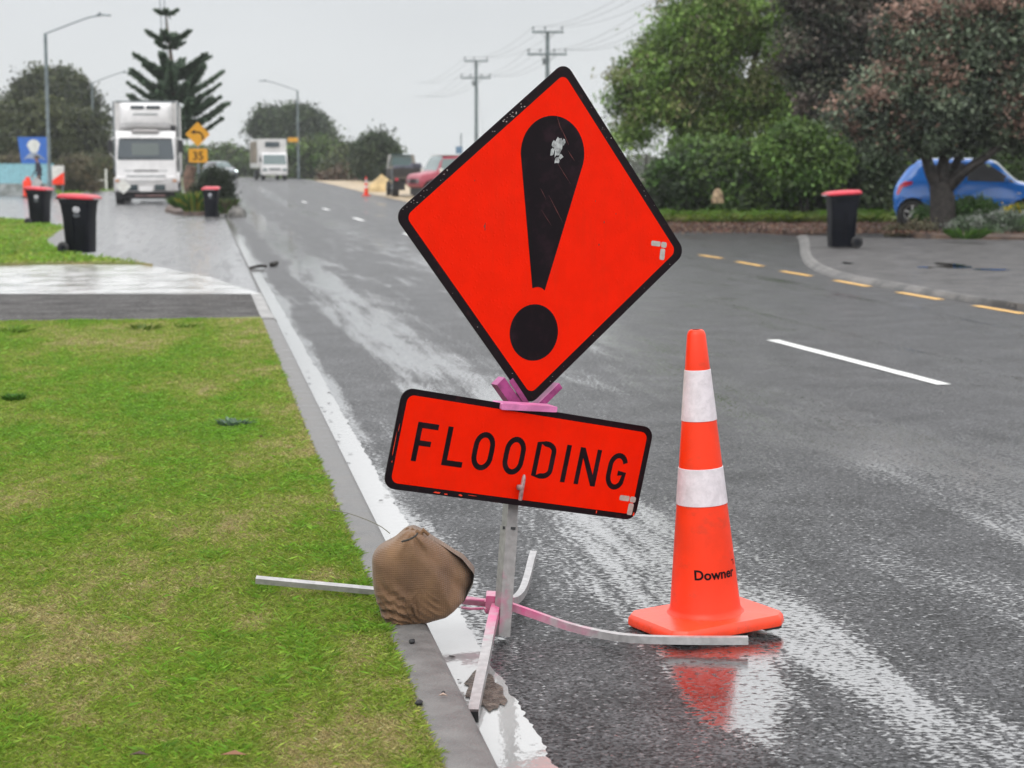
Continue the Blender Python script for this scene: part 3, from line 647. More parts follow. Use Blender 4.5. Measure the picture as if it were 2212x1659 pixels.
# ------------------------------------------------------------------ sandbag hung over the leg
YB = 5.17; mpx = YB/FV; bc = D(912, 1252, YB)
ol = [(890, 1137), (913, 1148), (935, 1163), (962, 1180), (1000, 1206), (1027, 1240), (1024, 1262), (1004, 1302), (965, 1332), (915, 1346), (866, 1356), (843, 1355), (824, 1330), (807, 1277), (803, 1230), (803, 1196), (816, 1181), (850, 1163), (872, 1143)]
olp = [((x-912)*mpx, (1252-y)*mpx) for x, y in ol]
def rayr(t):
    c, s = math.cos(t), math.sin(t); best = .01
    for i in range(len(olp)):
        (x1, y1_), (x2, y2) = olp[i], olp[(i+1) % len(olp)]; dx, dy = x2-x1, y2-y1_; de = c*dy-s*dx
        if abs(de) < 1e-9: continue
        q = (x1*dy-y1_*dx)/de; w_ = (x1*s-y1_*c)/de
        if q > 0 and -1e-6 <= w_ <= 1+1e-6: best = max(best, q)
    return best
NT, NP = 150, 70; b = B(); rr = [rayr(2*math.pi*i/NT) for i in range(NT)]
rr = [(rr[i-1]+2*rr[i]+rr[(i+1) % NT])/4 for i in range(NT)]
kx, ky = (915-912)*mpx, (1252-1350)*mpx
for j in range(NP+1):
    ph = math.pi*j/NP
    for i in range(NT):
        t = 2*math.pi*i/NT; s = math.sin(ph)**.5; x, z = rr[i]*s*math.cos(t), rr[i]*s*math.sin(t); d = -(.085 if j < NP/2 else .14)*math.copysign(abs(math.cos(ph))**.58, math.cos(ph))
        if j < NP/2:                    # front: folds fanning out of the lower left corner, broad sag, pinched top
            ang = math.atan2(z-ky, x-kx); di = math.hypot(x-kx, z-ky)
            env = math.exp(-((di-.095)/.075)**2)*s*max(0, min(1, (ang-1.2)/.7))
            wv = math.sin(ang*26+3*math.sin(di*30)+x*20)*.5+math.sin(ang*47+di*60)*.3+math.sin(ang*15-di*35)*.4
            d -= .016*env*wv*min(1, di/.04)
            bn_ = (2*(1-abs(math.sin(z*130+x*62+520*x*x+.8*math.sin(x*45))))**1.6-.6)*(.7+.3*math.sin(x*70+z*30))*math.exp(-((z+.062)/.042)**2)*(1 if x < .03 else math.exp(-((x-.03)/.02)**2)); d -= .0066*bn_*s
            tx, tz = (890-912)*mpx, (1252-1137)*mpx; a2 = math.atan2(x-tx, tz-z); d2_ = math.hypot(x-tx, z-tz)
            d -= .006*math.exp(-(d2_/.07)**2)*math.sin(a2*9)*min(1, d2_/.02)
            d -= .016*math.exp(-((x-.028-.25*z)/.05)**2-((z-.01)/.07)**2)
            cr0 = abs((x-.075)*.75+(z-.02)*.66); d += .014*math.exp(-(cr0/.012)**2)*s*(1 if z > -.07 else 0)
            d += max(0, x*.92+z*.38-.052)*1.15
            d += .0035*math.sin(x*60+z*37)*math.sin(z*55-x*18)*s
        b.v.append((bc.x+x, bc.y+d+.12*z*.25, bc.z+z))
for j in range(NP):
    for i in range(NT): a, c = j*NT+i, j*NT+(i+1) % NT; b.f.append((a, c, c+NT, a+NT))
m, t, p, N, L = nt('wet_sackcloth'); tc = N('TexCoord')
wv = N('TexWave', i_Scale=60.0, i_Distortion=1.6); wv.bands_direction = 'X'; w2 = N('TexWave', i_Scale=60.0, i_Distortion=1.6); w2.bands_direction = 'Z'
L(tc.outputs['Object'], wv.inputs[0]); L(tc.outputs['Object'], w2.inputs[0]); ad = N('Math', operation='ADD'); L(wv.outputs['Fac'], ad.inputs[0]); L(w2.outputs['Fac'], ad.inputs[1])
no = N('TexNoise', i_Scale=9.0, i_Detail=7.0); L(tc.outputs['Object'], no.inputs[0])
rp = N('ValToRGB'); rp.color_ramp.elements[0].position = .32; rp.color_ramp.elements[1].position = .7; rp.color_ramp.elements[0].color = (.088, .043, .019, 1); rp.color_ramp.elements[1].color = (.205, .110, .050, 1); L(no.outputs['Fac'], rp.inputs[0])
L(rp.outputs[0], p.inputs['Base Color']); p.inputs['Roughness'].default_value = .75; p.inputs['Sheen Weight'].default_value = .15
bp = N('Bump', i_Strength=.35, i_Distance=.003); L(ad.outputs[0], bp.inputs['Height']); b2 = N('Bump', i_Strength=.4, i_Distance=.012); n3 = N('TexNoise', i_Scale=17.0, i_Detail=6.0, i_Roughness=.55, i_Distortion=.4); L(tc.outputs['Object'], n3.inputs[0]); L(n3.outputs['Fac'], b2.inputs['Height']); L(bp.outputs[0], b2.inputs['Normal']); L(b2.outputs[0], p.inputs['Normal'])
M['sack'] = m
bag = thing('sandbag', 'damp brown cloth sandbag slumped over the sign leg on the kerb', 'sandbag', (bc.x, bc.y, .1))
sb = obj('bag_body', b, M['sack'], bag, 80, (bc.x, bc.y, .1))
b = B(); tp = D(893, 1146, YB)
b2_ = B(); rn = random.Random(8)
for q in range(5):
    a = rn.uniform(-.03, .03); c_ = tp+Vector((a, rn.uniform(-.02, .02), -.004)); b2_.tube([c_+Vector((-.012, 0, -.008)), c_+Vector((0, -.006, .004+rn.uniform(0, .008))), c_+Vector((.014, 0, -.006))], [.006, .008, .005], 7)
obj('gathered_neck', b2_, M['sack'], bag, 70, (bc.x, bc.y, .1))
tie = [D(868, 1170, YB-.09), D(885, 1165, YB-.10), D(897, 1158, YB-.10), D(902, 1152, YB-.09)]
obj('tie', B().tube(cr_spline(tie, 4), .0028, 6), mat('tie_cord', (.03, .028, .024), .7), bag, None, (bc.x, bc.y, .1))
st = [D(700, 1100, 6.9), D(745, 1107, 6.7), D(790, 1122, 6.4), D(822, 1137, 6.1), D(842, 1152, 5.75)]; st = cr_spline(st, 5)
tag(obj('grass_stalk', B().tube(st, .0016, 5), mat('stalk', (.10, .09, .06), .6)), 'long thin bare stalk arching over the kerb behind the sandbag', 'plant stalk')
# ------------------------------------------------------------------ wheelie bins (front faces +x, wheels at the back)
bin0 = thing('wheelie_bin', 'black wheelie bin with red lid nearest the front on the far lawn corner', 'wheelie bin', (0, 0, 0), 0, 'red-lidded wheelie bins')
def rect(cx, lx, ly, r=.05): return rpoly([(cx-lx, -ly), (cx+lx, -ly), (cx+lx, ly), (cx-lx, ly)], r, 4)
b = B(); lv = [(.0, .175, .165, .02), (.01, .19, .175, .02), (.012, .192, .182, .03), (.004, .215, .205, .6), (0, .236, .228, .80), (0, .248, .240, .802), (0, .250, .242, .865), (0, .235, .228, .868)]
n = None
for cx, lx, ly, z in lv:
    P = rect(cx, lx, ly); n = len(P); b.v += [(x, y, z) for x, y in P]
for i in range(len(lv)-1):
    for q in range(n): a, c = i*n+q, i*n+(q+1) % n; b.f.append((a, c, c+n, a+n))
b.f += [tuple(range(n-1, -1, -1)), tuple(range((len(lv)-1)*n, len(lv)*n))]
bb0 = obj('bin_body', b, M['plastic'], bin0, 40)
for s in (-1, 1): obj('body_rib', B().box((-.02, s*.213, .42), (.012, .012, .6), Matrix.Rotation(R(s*-4.5), 3, 'X'), .003), M['plastic'], bb0)
b = B(); lv = [(.012, .272, .252, .868), (.016, .285, .262, .880), (.014, .282, .258, .905), (.0, .24, .21, .935), (0, .12, .10, .945)]
for cx, lx, ly, z in lv:
    P = rect(cx, lx, ly, .05); n = len(P); b.v += [(x, y, z+(.018*(-x)/.28 if z > .86 else 0)) for x, y in P]
for i in range(len(lv)-1):
    for q in range(n): a, c = i*n+q, i*n+(q+1) % n; b.f.append((a, c, c+n, a+n))
b.f += [tuple(range(n-1, -1, -1)), tuple(range((len(lv)-1)*n, len(lv)*n))]
lid = obj('lid', b, M['redlid'], bin0, 40)
obj('lid_lip', B().box((.296, 0, .862), (.05, .30, .016), Matrix.Rotation(R(32), 3, 'Y'), .005), mat('lip_grey', (.16, .12, .13), .4), lid)
obj('handle', B().tube([(-.23, -.20, .86), (-.29, -.20, .885), (-.295, 0, .89), (-.29, .20, .885), (-.23, .20, .86)], .014, 8), M['plastic'], bin0, 60)
for s in (-1, 1):
    wb = B().lathe([(0, -.025), (.06, -.025), (.085, -.022), (.098, -.012), (.1, 0), (.098, .012), (.085, .022), (.06, .025), (0, .025)], (-.205, s*.195, .1), 24, 'Y')
    wh = obj('wheel', wb, M['rubber'], bin0, 40)
    obj('hub_cap', B().lathe([(0, s*.03), (.045, s*.03), (.05, s*.024)], (-.205, s*.195, .1), 16, 'Y'), M['plastic'], wh, 30)
obj('axle', B().tube([(-.205, -.19, .1), (-.205, .19, .1)], .011, 8), M['dark'], bin0)
def sticker(root, face):
    b = B()
    if face == 'side':
        yy = lambda z: -(.1835+(z-.03)*(.2285-.1835)/.77)-.0032
        b.v += [(.045+.062*math.cos(6.283*k/24), yy(.70+.05*math.sin(6.283*k/24)), .70+.05*math.sin(6.283*k/24)) for k in range(24)]
    else:
        xx = lambda z: .202+(z-.03)*(.2365-.202)/.77+.006
        b.v += [(xx(.70+.05*math.sin(6.283*k/24)), .055*math.cos(6.283*k/24), .70+.05*math.sin(6.283*k/24)) for k in range(24)]
    b.f = [tuple(range(24))]; o = obj('sticker', b, mat('pale_sticker', (.42, .42, .46), .4, var=.5, scale=40), root)
    b2 = B(); b2.v = [tuple(Vector(p)*1.0+(Vector((0, -.0012, -.09)) if face == 'side' else Vector((.0012, 0, -.09)))) for p in b.v]
    cz = sum(p[2] for p in b2.v)/24; b2.v = [(p[0], p[1]+((p[2]-cz)*.35*.058 if face == 'side' else 0), cz+(p[2]-cz)*.65) for p in b2.v]; b2.f = b.f
    obj('printed_crest', b2, mat('dim_print', (.07, .075, .09), .4, var=.6, scale=60), root)
p = G(174, 548, .06); bin0.location = (p.x, p.y, .06); bin0.rotation_euler = (0, R(-.5), R(-9))
p = G(86, 484, .06); b1 = dup(bin0, (p.x, p.y, .0), R(-14), 'black wheelie bin with red lid further back by the kerb, below the blue sign'); b1.location.z = .02
p = G(455, 471, .0); b2 = dup(bin0, (p.x, p.y+.15, .0), R(-88), 'black wheelie bin with red lid in front of the dark shrub on the planted island'); b2.scale = (.94,)*3
p = G(1818, 535, .063); b3 = dup(bin0, (p.x, p.y, .063), R(184), 'black wheelie bin with red lid standing alone on the right pavement near the curved kerb')
b3.scale = (1.03,)*3
sticker(bin0, 'side'); sticker(b1, 'side'); sticker(b2, 'front')
# ------------------------------------------------------------------ vehicles
def cubic(xs, ys, x):
    xs, ys = np.array(xs, float), np.array(ys, float); d = np.gradient(ys, xs); i = np.clip(np.searchsorted(xs, x)-1, 0, len(xs)-2)
    h = xs[i+1]-xs[i]; t = (x-xs[i])/h
    s = np.diff(ys)/np.diff(xs); dd = d.copy()
    for k in range(1, len(xs)-1): dd[k] = 0 if s[k-1]*s[k] <= 0 else 2*s[k-1]*s[k]/(s[k-1]+s[k])
    dd[0], dd[-1] = s[0], s[-1]
    return (2*t**3-3*t**2+1)*ys[i]+(t**3-2*t**2+t)*h*dd[i]+(-2*t**3+3*t**2)*ys[i+1]+(t**3-t**2)*h*dd[i+1]
class Car:
    """loft: rows x, z_bottom, w_low, w_mid, z_belt, w_belt, z_top, w_top"""
    def __init__(s, rows): s.r = np.array(rows, float)
    def st(s, x): return [float(cubic(s.r[:, 0], s.r[:, k], np.array([x]))[0]) for k in range(1, 8)]
    def ring(s, x):
        zb, wl, wm, zt, wt, zr, wr = s.st(x)
        return [(0, zb), (wl*.94, zb), (wl, zb+.07), (wm, zb+(zt-zb)*.55), (wm*.4+wt*.6, zb+(zt-zb)*.86), (wt, zt), (wt*.35+wr*.65, zt+(zr-zt)*.62), (wr, zr-(.10*(zr-zt)+.012)), (wr*.86, zr-.012), (wr*.45, zr+.006), (0, zr+.012)]
    def pt(s, x, v):
        rg = s.ring(x); i = min(int(v), len(rg)-2); t = v-i; return Vector((x, rg[i][0]*(1-t)+rg[i+1][0]*t, rg[i][1]*(1-t)+rg[i+1][1]*t))
    def side_y(s, x, z):
        rg = s.ring(x)[2:9]
        for (a, b_), (c, d) in zip(rg, rg[1:]):
            if b_ <= z <= d and d > b_: return a+(c-a)*(z-b_)/(d-b_)
        return rg[-1][0]
    def body(s, nx, arches, sub=3):
        x0, x1 = s.r[0, 0], s.r[-1, 0]; b = B(); vv = [k/sub for k in range(0, 10*sub+1)]; nv = len(vv)
        xs = [x0+(x1-x0)*(.5-.5*math.cos(math.pi*(i/nx))) if False else x0+(x1-x0)*i/nx for i in range(nx+1)]
        for x in xs:
            for v in vv: b.v.append(tuple(s.pt(x, v)))
        for x in xs:
            for v in vv: q = s.pt(x, v); b.v.append((q.x, -q.y, q.z))
        off = nv*(nx+1)
        for i in range(nx):
            for j in range(nv-1):
                a = i*nv+j; c = (Vector(b.v[a])+Vector(b.v[a+nv+1]))/2
                if j < 5*sub and c.y > .25 and any((c.x-ax)**2+(c.z-az)**2 < ar*ar for ax, az, ar in arches): continue
                b.f.append((a, a+1, a+nv+1, a+nv)); a += off; b.f.append((a+nv, a+nv+1, a+1, a))
        for o2, s_ in ((0, 1), (nx*nv, -1)):
            lo = [o2+j for j in range(nv)]; hi = [off+o2+j for j in range(nv-1, -1, -1)]; b.f.append(tuple((lo+hi)[::s_]))
        return b
    def sidepatch(s, poly, d, both=True, nx=18, nz=6):
        b = B(); x0, x1 = min(p[0] for p in poly)+1e-4, max(p[0] for p in poly)-1e-4; m_ = len(poly)
        for sg_ in ((1, -1) if both is True else (both,)):
            n = len(b.v)
            for i in range(nx+1):
                x = x0+(x1-x0)*i/nx; zs = []
                for k in range(m_):
                    (xa, za), (xb, zb) = poly[k], poly[(k+1) % m_]
                    if (xa-x)*(xb-x) <= 0 and xa != xb: zs.append(za+(zb-za)*(x-xa)/(xb-xa))
                for j in range(nz+1):
                    z = min(zs)+(max(zs)-min(zs))*j/nz; b.v.append((x, sg_*(s.side_y(x, z)+d), z))
            for i in range(nx):
                for j in range(nz): a = n+i*(nz+1)+j; b.f.append((a, a+1, a+nz+2, a+nz+1))
        return b
    def toppatch(s, x0, x1, v0, d, nx=8, nv=8):
        b = B()
        for i in range(nx+1):
            x = x0+(x1-x0)*i/nx
            for j in range(-nv, nv+1):
                v = 10-(10-v0)*abs(j)/nv; q = s.pt(x, v); b.v.append((q.x, math.copysign(q.y, j) if j else 0, q.z+d))
        m_ = 2*nv+1
        for i in range(nx):
            for j in range(m_-1): a = i*m_+j; b.f.append((a, a+1, a+m_+1, a+m_))
        return b
def sides(nm, S, poly, d, m, par):
    for q in (1, -1): obj(nm, S.sidepatch(poly, d, q), m, par)
def wheel(par, c, r, w, rim=M['stainless'], spokes=5, face=0):
    for_s = (1 if c[1] > 0 else -1)
    t = obj('wheel', B().lathe([(r*.62, -w/2), (r*.9, -w/2), (r*.985, -w*.36), (r, 0), (r*.985, w*.36), (r*.9, w/2), (r*.62, w/2)], c, 36, 'Y'), M['rubber'], par, 40)
    b = B(); y = c[1]+for_s*w*.40
    b.lathe([(r*.56, 0), (r*.64, for_s*.012), (r*.66, -for_s*.01)], (c[0], y, c[2]), 36, 'Y')
    for k in range(spokes):
        a = 2*math.pi*k/spokes+.3; b.box((c[0]+math.cos(a)*r*.34, y-for_s*.012, c[2]+math.sin(a)*r*.34), (r*.58, .03, r*.17), Matrix.Rotation(-a, 3, 'Y'), .008)
    b.lathe([(0, for_s*.01), (r*.14, for_s*.008), (r*.16, -for_s*.02)], (c[0], y, c[2]), 16, 'Y')
    obj('rim', b, rim, t, 40)
    obj('brake_disc', B().lathe([(0, 0), (r*.62, 0)], (c[0], c[1]+for_s*w*.1, c[2]), 24, 'Y'), M['dark'], t)
    return t
hatch_rows = [(-1.62, .42, .62, .70, .72, .66, .80, .58), (-1.58, .33, .70, .77, .80, .73, .92, .62), (-1.45, .26, .76, .815, .95, .765, 1.14, .60), (-1.25, .22, .78, .835, 1.0, .785, 1.38, .57), (-1.05, .21, .79, .84, 1.0, .79, 1.475, .57), (-.4, .2, .79, .835, .99, .785, 1.50, .57), (.2, .2, .79, .835, .975, .78, 1.49, .57), (.52, .2, .79, .835, .965, .775, 1.435, .58), (.80, .2, .79, .84, .955, .765, 1.19, .62), (1.03, .2, .79, .845, .93, .75, 1.005, .66), (1.35, .21, .78, .84, .86, .72, .925, .66), (1.65, .22, .73, .80, .74, .66, .83, .60), (1.85, .26, .63, .70, .58, .60, .68, .54), (1.93, .34, .52, .58, .5, .5, .57, .45)]
def hatchback(name, label, paint, loc, rz, lit=False, cat='car'):
    c = thing(name, label, cat, loc, rz); S = Car(hatch_rows); xr, xf = -1.195, 1.195
    bd = obj('body', S.body(96, [(xr, .30, .345), (xf, .30, .345)]), paint, c, 30)
    sides('side_window', S, [(-.88, 1.02), (-.10, 1.01), (-.10, 1.40), (-.62, 1.40), (-.80, 1.33)], .006, M['sideglass'], c)
    sides('side_window', S, [(-.04, 1.01), (.98, .975), (.86, 1.06), (.40, 1.37), (.28, 1.40), (-.04, 1.40)], .006, M['sideglass'], c)
    obj('windscreen', S.toppatch(.50, 1.02, 7.2, .010), M['lightglass'], c, 30)
    obj('rear_window', S.toppatch(-1.44, -1.16, 7.3, .010), M['glass'], c, 30)
    for x in (xr, xf):
        for s in (-1, 1):
            wheel(c, (x, s*.735, .30), .30, .19)
            b = B(); a_ = [(x+.352*math.cos(t), s*(S.side_y(x+.352*math.cos(t), .30+.352*math.sin(t))+.004), .30+.352*math.sin(t)) for t in [R(-8)+R(196)*k/24 for k in range(25)]]
            b.tube(a_, .018, 6); obj('arch_trim', b, paint, bd, 60)
    for x_ in (xr, xf): obj('wheel_well', B().box((x_, 0, .34), (.70, 1.30, .60), None, .05), M['dark'], c)
    for s in (-1, 1):
        if s == 1: sides('tail_light', S, [(-1.55, .72), (-1.50, .70), (-1.42, .86), (-1.22, .93), (-1.20, .99), (-1.38, 1.0), (-1.50, .90)], .007, M['redlamp'], c); obj('rear_number_plate', B().box((-1.605, 0, .55), (.02, .36, .11)), M['signwhite'], c)
        mm = B().box((.80, s*.89, 1.03), (.10, .19, .13), None, .035, 3); mo = obj('wing_mirror', mm, paint, c, 50)
        obj('mirror_stem', B().box((.82, s*.80, .985), (.05, .12, .035), None, .01), M['dark'], mo)
        hl = B(); hb_ = bmesh.new(); bmesh.ops.create_uvsphere(hb_, u_segments=20, v_segments=12, radius=1)
        hl.bm(hb_, (1.70, s*.565, .70), Matrix.Diagonal((.13, .14, .095))); obj('headlight', hl, M['headlamp'] if lit else M['lightglass'], c, 60)
        obj('door_handle', B().box((-.28, s*(S.side_y(-.28, .88)+.012), .88), (.17, .025, .03), None, .008), paint, c)
        obj('side_repeater', B().box((1.06, s*(S.side_y(1.06, .74)+.004), .74), (.07, .012, .035), None, .005), M['signwhite'], c)
        for sm_ in (((-.07, .98), (-.07, .6), (-.07, .32)), ((1.0, .93), (.98, .6), (.93, .32))): obj('door_seam', B().tube([(x_, s*(S.side_y(x_, z_)+.001), z_) for x_, z_ in sm_], .005, 5), M['dark'], c)
    obj('grille', B().box((1.90, 0, .42), (.06, .8, .14), None, .02), M['dark'], c)
    obj('number_plate', B().box((1.945, 0, .50), (.012, .36, .11)), M['signwhite'], c)
    return c
p = D(2083, 482, 40.8)
hatchback('parked_car', 'bright blue hatchback parked in the driveway behind the gnarled tree', M['blue'], (p.x+.12, 40.9, .125), R(-15))
p = D(474, 387, 150); hatchback('oncoming_car', 'dark silver car with both headlights lit coming round the far bend', M['silver'], (p.x, 150, hgt(150)+.0), R(-52), True)
p = D(-46, 420, 93); hatchback('dark_car', 'black car mostly out of frame at the left edge by the pale blue boards', mat('black_paint', (.01, .012, .014), .25, coat=.6), (p.x, 93, hgt(93)), R(-8))
# big refrigerated lorry: local x right, y back, z up (seen from its front)
tk = thing('refrigerated_truck', 'large white refrigerated box truck with rounded cooling unit parked facing us on the left', 'truck', (0, 0, 0), 0)
W = 1.22
b = B().box((0, 4.9, 2.62), (2*W+.04, 7.4, 2.94), None, .03); bx = obj('cargo_box', b, M['boxwhite'], tk)
b = B()
for s in (-1, 1): b.box((s*(W+.008), 1.215, 2.62), (.07, .05, 2.90), None, .01).box((s*(W+.022), 4.9, 1.19), (.02, 7.3, .10)).box((s*(W+.022), 4.9, 4.05), (.02, 7.3, .09))
b.box((0, 1.2, 4.06), (2.3, .05, .08), None, .01)
obj('box_trim', b, M['grey'], bx)
# cab
prof = [(-.02, .48), (-.05, .60), (-.05, 1.02), (0, 1.10), (.02, 1.70), (.17, 2.58), (.26, 2.80), (.45, 2.88), (1.05, 2.88), (1.12, .62), (.9, .48)]
cabb = B().prism(rpoly([(y, z) for y, z in prof], .03, 3), (0, 0, 0), (0, 1, 0), (0, 0, 1), -1.13, 1.13)
cab = obj('cab', cabb, M['white'], tk, 35)
fy = lambda z: (0.02+(z-1.70)*(.15/.88)) if z > 1.7 else .02*(z-1.1)/.6
def fpanel(pts, d, m, name, par, dd=.012): 
    b = B(); q = [(x, fy(z)-d, z) for x, z in pts]; n = len(q); b.v = q+[(x, y+dd, z) for x, y, z in q]
    b.f = [tuple(range(n))]+[(i, i+n, (i+1) % n+n, (i+1) % n) for i in range(n)]; return obj(name, b, m, par)
ws = fpanel(rpoly([(-1.08, 1.74), (1.08, 1.74), (1.0, 2.60), (-1.0, 2.60)], .07, 4), .014, M['glass'], 'windscreen', cab)
fpanel([(-1.02, 1.78), (-.2, 1.78), (.55, 1.80), (.54, 1.83), (-.2, 1.815), (-1.02, 1.815)], .022, M['dark'], 'wiper', ws, .005)
fpanel(rpoly([(-.52, 1.93), (.5, 1.93), (.5, 2.40), (-.52, 2.40)], .05, 3), .018, mat('seen_through_glass', (.10, .12, .115), .3), 'bulkhead_behind_glass', ws, .003)
fpanel(rpoly([(-.95, 2.53), (.95, 2.53), (.94, 2.60), (-.94, 2.60)], .02, 3), .019, M['dark'], 'sun_visor', ws, .003)
fpanel(rpoly([(-.48, 1.285), (.48, 1.285), (.48, 1.34), (-.48, 1.34)], .02, 3), .01, M['dark'], 'grille', cab)
fpanel([(-.82, 1.30), (-.52, 1.30), (-.52, 1.325), (-.82, 1.325)], .008, M['grey'], 'grille_trim', cab); fpanel([(.52, 1.30), (.82, 1.30), (.82, 1.325), (.52, 1.325)], .008, M['grey'], 'grille_trim', cab)
fpanel([(-.75, 1.09), (.75, 1.09), (.75, 1.115), (-.75, 1.115)], .075, M['grey'], 'panel_gap', cab, .06)
obj('roof_vent', B().box((0, .30, 2.87), (1.05, .3, .10), None, .03), mat('vent_grey', (.34, .32, .32), .5), cab)
bp_ = obj('bumper', B().box((0, -.10, .78), (2.42, .26, .56), None, .06, 3), mat('bumper_grey', (.45, .44, .44), .4, var=.1), tk, 40)
obj('bumper_bar', B().box((0, -.245, .98), (1.42, .03, .14), None, .012).box((0, -.238, .60), (.5, .02, .2), None, .01), M['white'], bp_)
for s in (-1, 1):
    obj('headlight', B().box((s*.52, -.232, .66), (.40, .03, .24), None, .03), M['glass'], bp_)
    obj('indicator', B().box((s*1.08, -.238, .92), (.16, .02, .10), None, .01), mat('amber', (.42, .20, .10), .3), bp_)
obj('corner_guard', B().box((1.22, -.05, 1.05), (.14, .34, .42), None, .06, 3), M['white'], cab, 40)
hz_ = obj('hazard_placard', B().prism(rpoly([(0, -.30), (.30, 0), (0, .30), (-.30, 0)], .04, 3), (-.86, -.25, .70), (1, 0, 0), (0, 0, 1), 0, .012), M['signwhite'], bp_)
obj('placard_print', B().prism([(-.10, -.01), (.10, -.01), (.10, .02), (-.10, .02)], (-.86, -.263, .72), (1, 0, 0), (0, 0, 1), 0, .002).prism([(-.05, -.12), (.05, -.12), (.05, -.09), (-.05, -.09)], (-.86, -.263, .72), (1, 0, 0), (0, 0, 1), 0, .002), M['greylogo'], hz_)
obj('tow_plate', B().box((.15, .04, .335), (1.15, .03, .055)), mat('marker_strip', (.34, .20, .19), .4, var=.4, scale=8), tk)
obj('underside_shade', B().box((0, .95, .45), (1.72, 1.5, .5), None, .05), M['dark'], tk)  # solid dark block added to stand for the shade under the cab
obj('chassis', B().box((0, 4.4, .72), (.9, 8.2, .34)).box((0, .55, .45), (1.9, .8, .35), None, .05), M['dark'], tk)
def truckwheel(par, c, r, w):
    t = obj('wheel', B().lathe([(0, -w/2), (r*.5, -w/2), (r*.92, -w/2), (r, -w*.38), (r, w*.38), (r*.92, w/2), (r*.5, w/2), (0, w*.3)], c, 28, 'X'), M['rubber'], par, 35)
    s = 1 if c[0] > 0 else -1
    obj('rim', B().lathe([(0, s*.02), (r*.2, s*.05), (r*.25, -s*.04), (r*.5, -s*.02), (r*.56, s*.015)], (c[0]+s*w*.5, c[1], c[2]), 20, 'X'), M['grey'], t, 35)
for y in (.62, 5.6, 6.95):
    for s in (-1, 1): truckwheel(tk, (s*1.02, y, .5), .5, .32)
for s in (-1, 1): obj('mudguard', B().box((s*1.03, 6.27, 1.08), (.42, 2.5, .05), None, .01), M['dark'], tk); obj('side_tank', B().box((s*1.1, 2.6, .75), (.25, 1.2, .5), None, .05), M['dark'], tk)
# cooling unit with a bulging hood
b = B(); nx, nz = 20, 16
for i in range(nx+1):
    u = -1+2*i/nx; 
    for j in range(nz+1):
        v = j/nz; zz = 2.98+v*1.05; e = (1-abs(u)**6)*(1-abs(2*v-1)**5)
        b.v.append((u*1.02, 1.19-.50*max(0, e)**.5*(.82+.18*math.sin(v*3.1)), zz))
for i in range(nx):
    for j in range(nz): a = i*(nz+1)+j; b.f.append((a, a+1, a+nz+2, a+nz+1))
cu = obj('cooling_unit', b, M['white'], tk, 50)
for s in (-1, 1): obj('air_vent', B().box((s*.30, .690, 3.83), (.54, .05, .125), None, .045, 3), M['glass'], cu, 40)
obj('unit_trim', B().box((0, .688, 3.55), (.95, .04, .05), None, .015).box((0, .70, 3.16), (1.9, .02, .02)), M['grey'], cu)
obj('unit_base', B().box((0, 1.0, 2.86), (.9, .3, .24), None, .03), mat('unit_grey', (.42, .40, .39), .5), cu)
obj('exhaust', B().tube([(1.06, .98, 2.9), (1.06, .98, 3.12)], .10, 14), M['dark'], tk, 40)
for s in (-1, 1):
    a = obj('wing_mirror', B().box((s*1.33, .02, 2.28), (.20, .10, .48), None, .03), M['dark'], cab); obj('mirror_arm', B().tube([(s*1.12, .12, 2.62), (s*1.33, .03, 2.56)], .015, 6).tube([(s*1.12, .1, 1.75), (s*1.32, .03, 1.95), (s*1.33, .03, 2.05)], .015, 6), M['white'], a)
    obj('side_window', B().box((s*1.131, .62, 2.16), (.012, .68, .66), None, .004), M['glass'], cab); obj('door_handle', B().box((s*1.14, .9, 1.62), (.02, .16, .05)), M['dark'], cab)
    obj('cab_step', B().box((s*1.08, .62, 1.10), (.22, 1.05, .06), None, .02), M['dark'], cab)
p = D(317, 440, 73); tk.location = (p.x, 73, hgt(73)-.01); tk.rotation_euler = (0, 0, R(9.3)); tk.scale = (1.03, 1, 1.0)
# smaller box truck coming along the road
t2 = thing('box_truck', 'small white box truck with headlights off driving towards us in the distance', 'truck', (0, 0, 0), 0)
obj('cargo_box', B().box((0, 3.5, 2.1), (2.3, 4.6, 2.3), None, .04), M['boxwhite'], t2)
obj('side_panel', B().box((-1.16, 3.6, 2.2), (.03, 3.7, 1.7)), mat('brown_panel', (.16, .12, .08), .5, var=.5, scale=2), t2)
obj('roof_vent', B().box((0, 1.15, 2.82), (1.15, .12, .42), None, .05), M['glass'], t2)
cb2 = obj('cab', B().prism(rpoly([(.0, .45), (-.05, .9), (0, 1.2), (.18, 2.02), (.35, 2.15), (1.1, 2.15), (1.1, .5)], .04, 3), (0, 0, 0), (0, 1, 0), (0, 0, 1), -1.0, 1.0), M['white'], t2, 35)
b = B(); q = [(-.93, 0, 1.24), (.93, 0, 1.24), (.86, .172, 2.0), (-.86, .172, 2.0)]; b.add([(x, y-.01, z) for x, y, z in q], [(0, 1, 2, 3)]); obj('windscreen', b, M['lightglass'], cb2)
obj('grille', B().box((0, -.052, .86), (.9, .03, .16), None, .02), M['grey'], cb2); obj('number_plate', B().box((0, -.09, .60), (.4, .02, .12)), M['signwhite'], cb2)
for s in (-1, 1):
    obj('headlight', B().box((s*.78, -.05, .82), (.30, .05, .2), None, .03), M['lightglass'], cb2); obj('wing_mirror', B().box((s*1.12, .05, 1.6), (.14, .08, .36), None, .02), M['dark'], cb2)
    obj('side_window', B().box((s*1.003, .6, 1.65), (.01, .6, .5)), M['glass'], cb2)
    for y in (.55, 4.3): truckwheel(t2, (s*.86, y, .4), .4, .25)
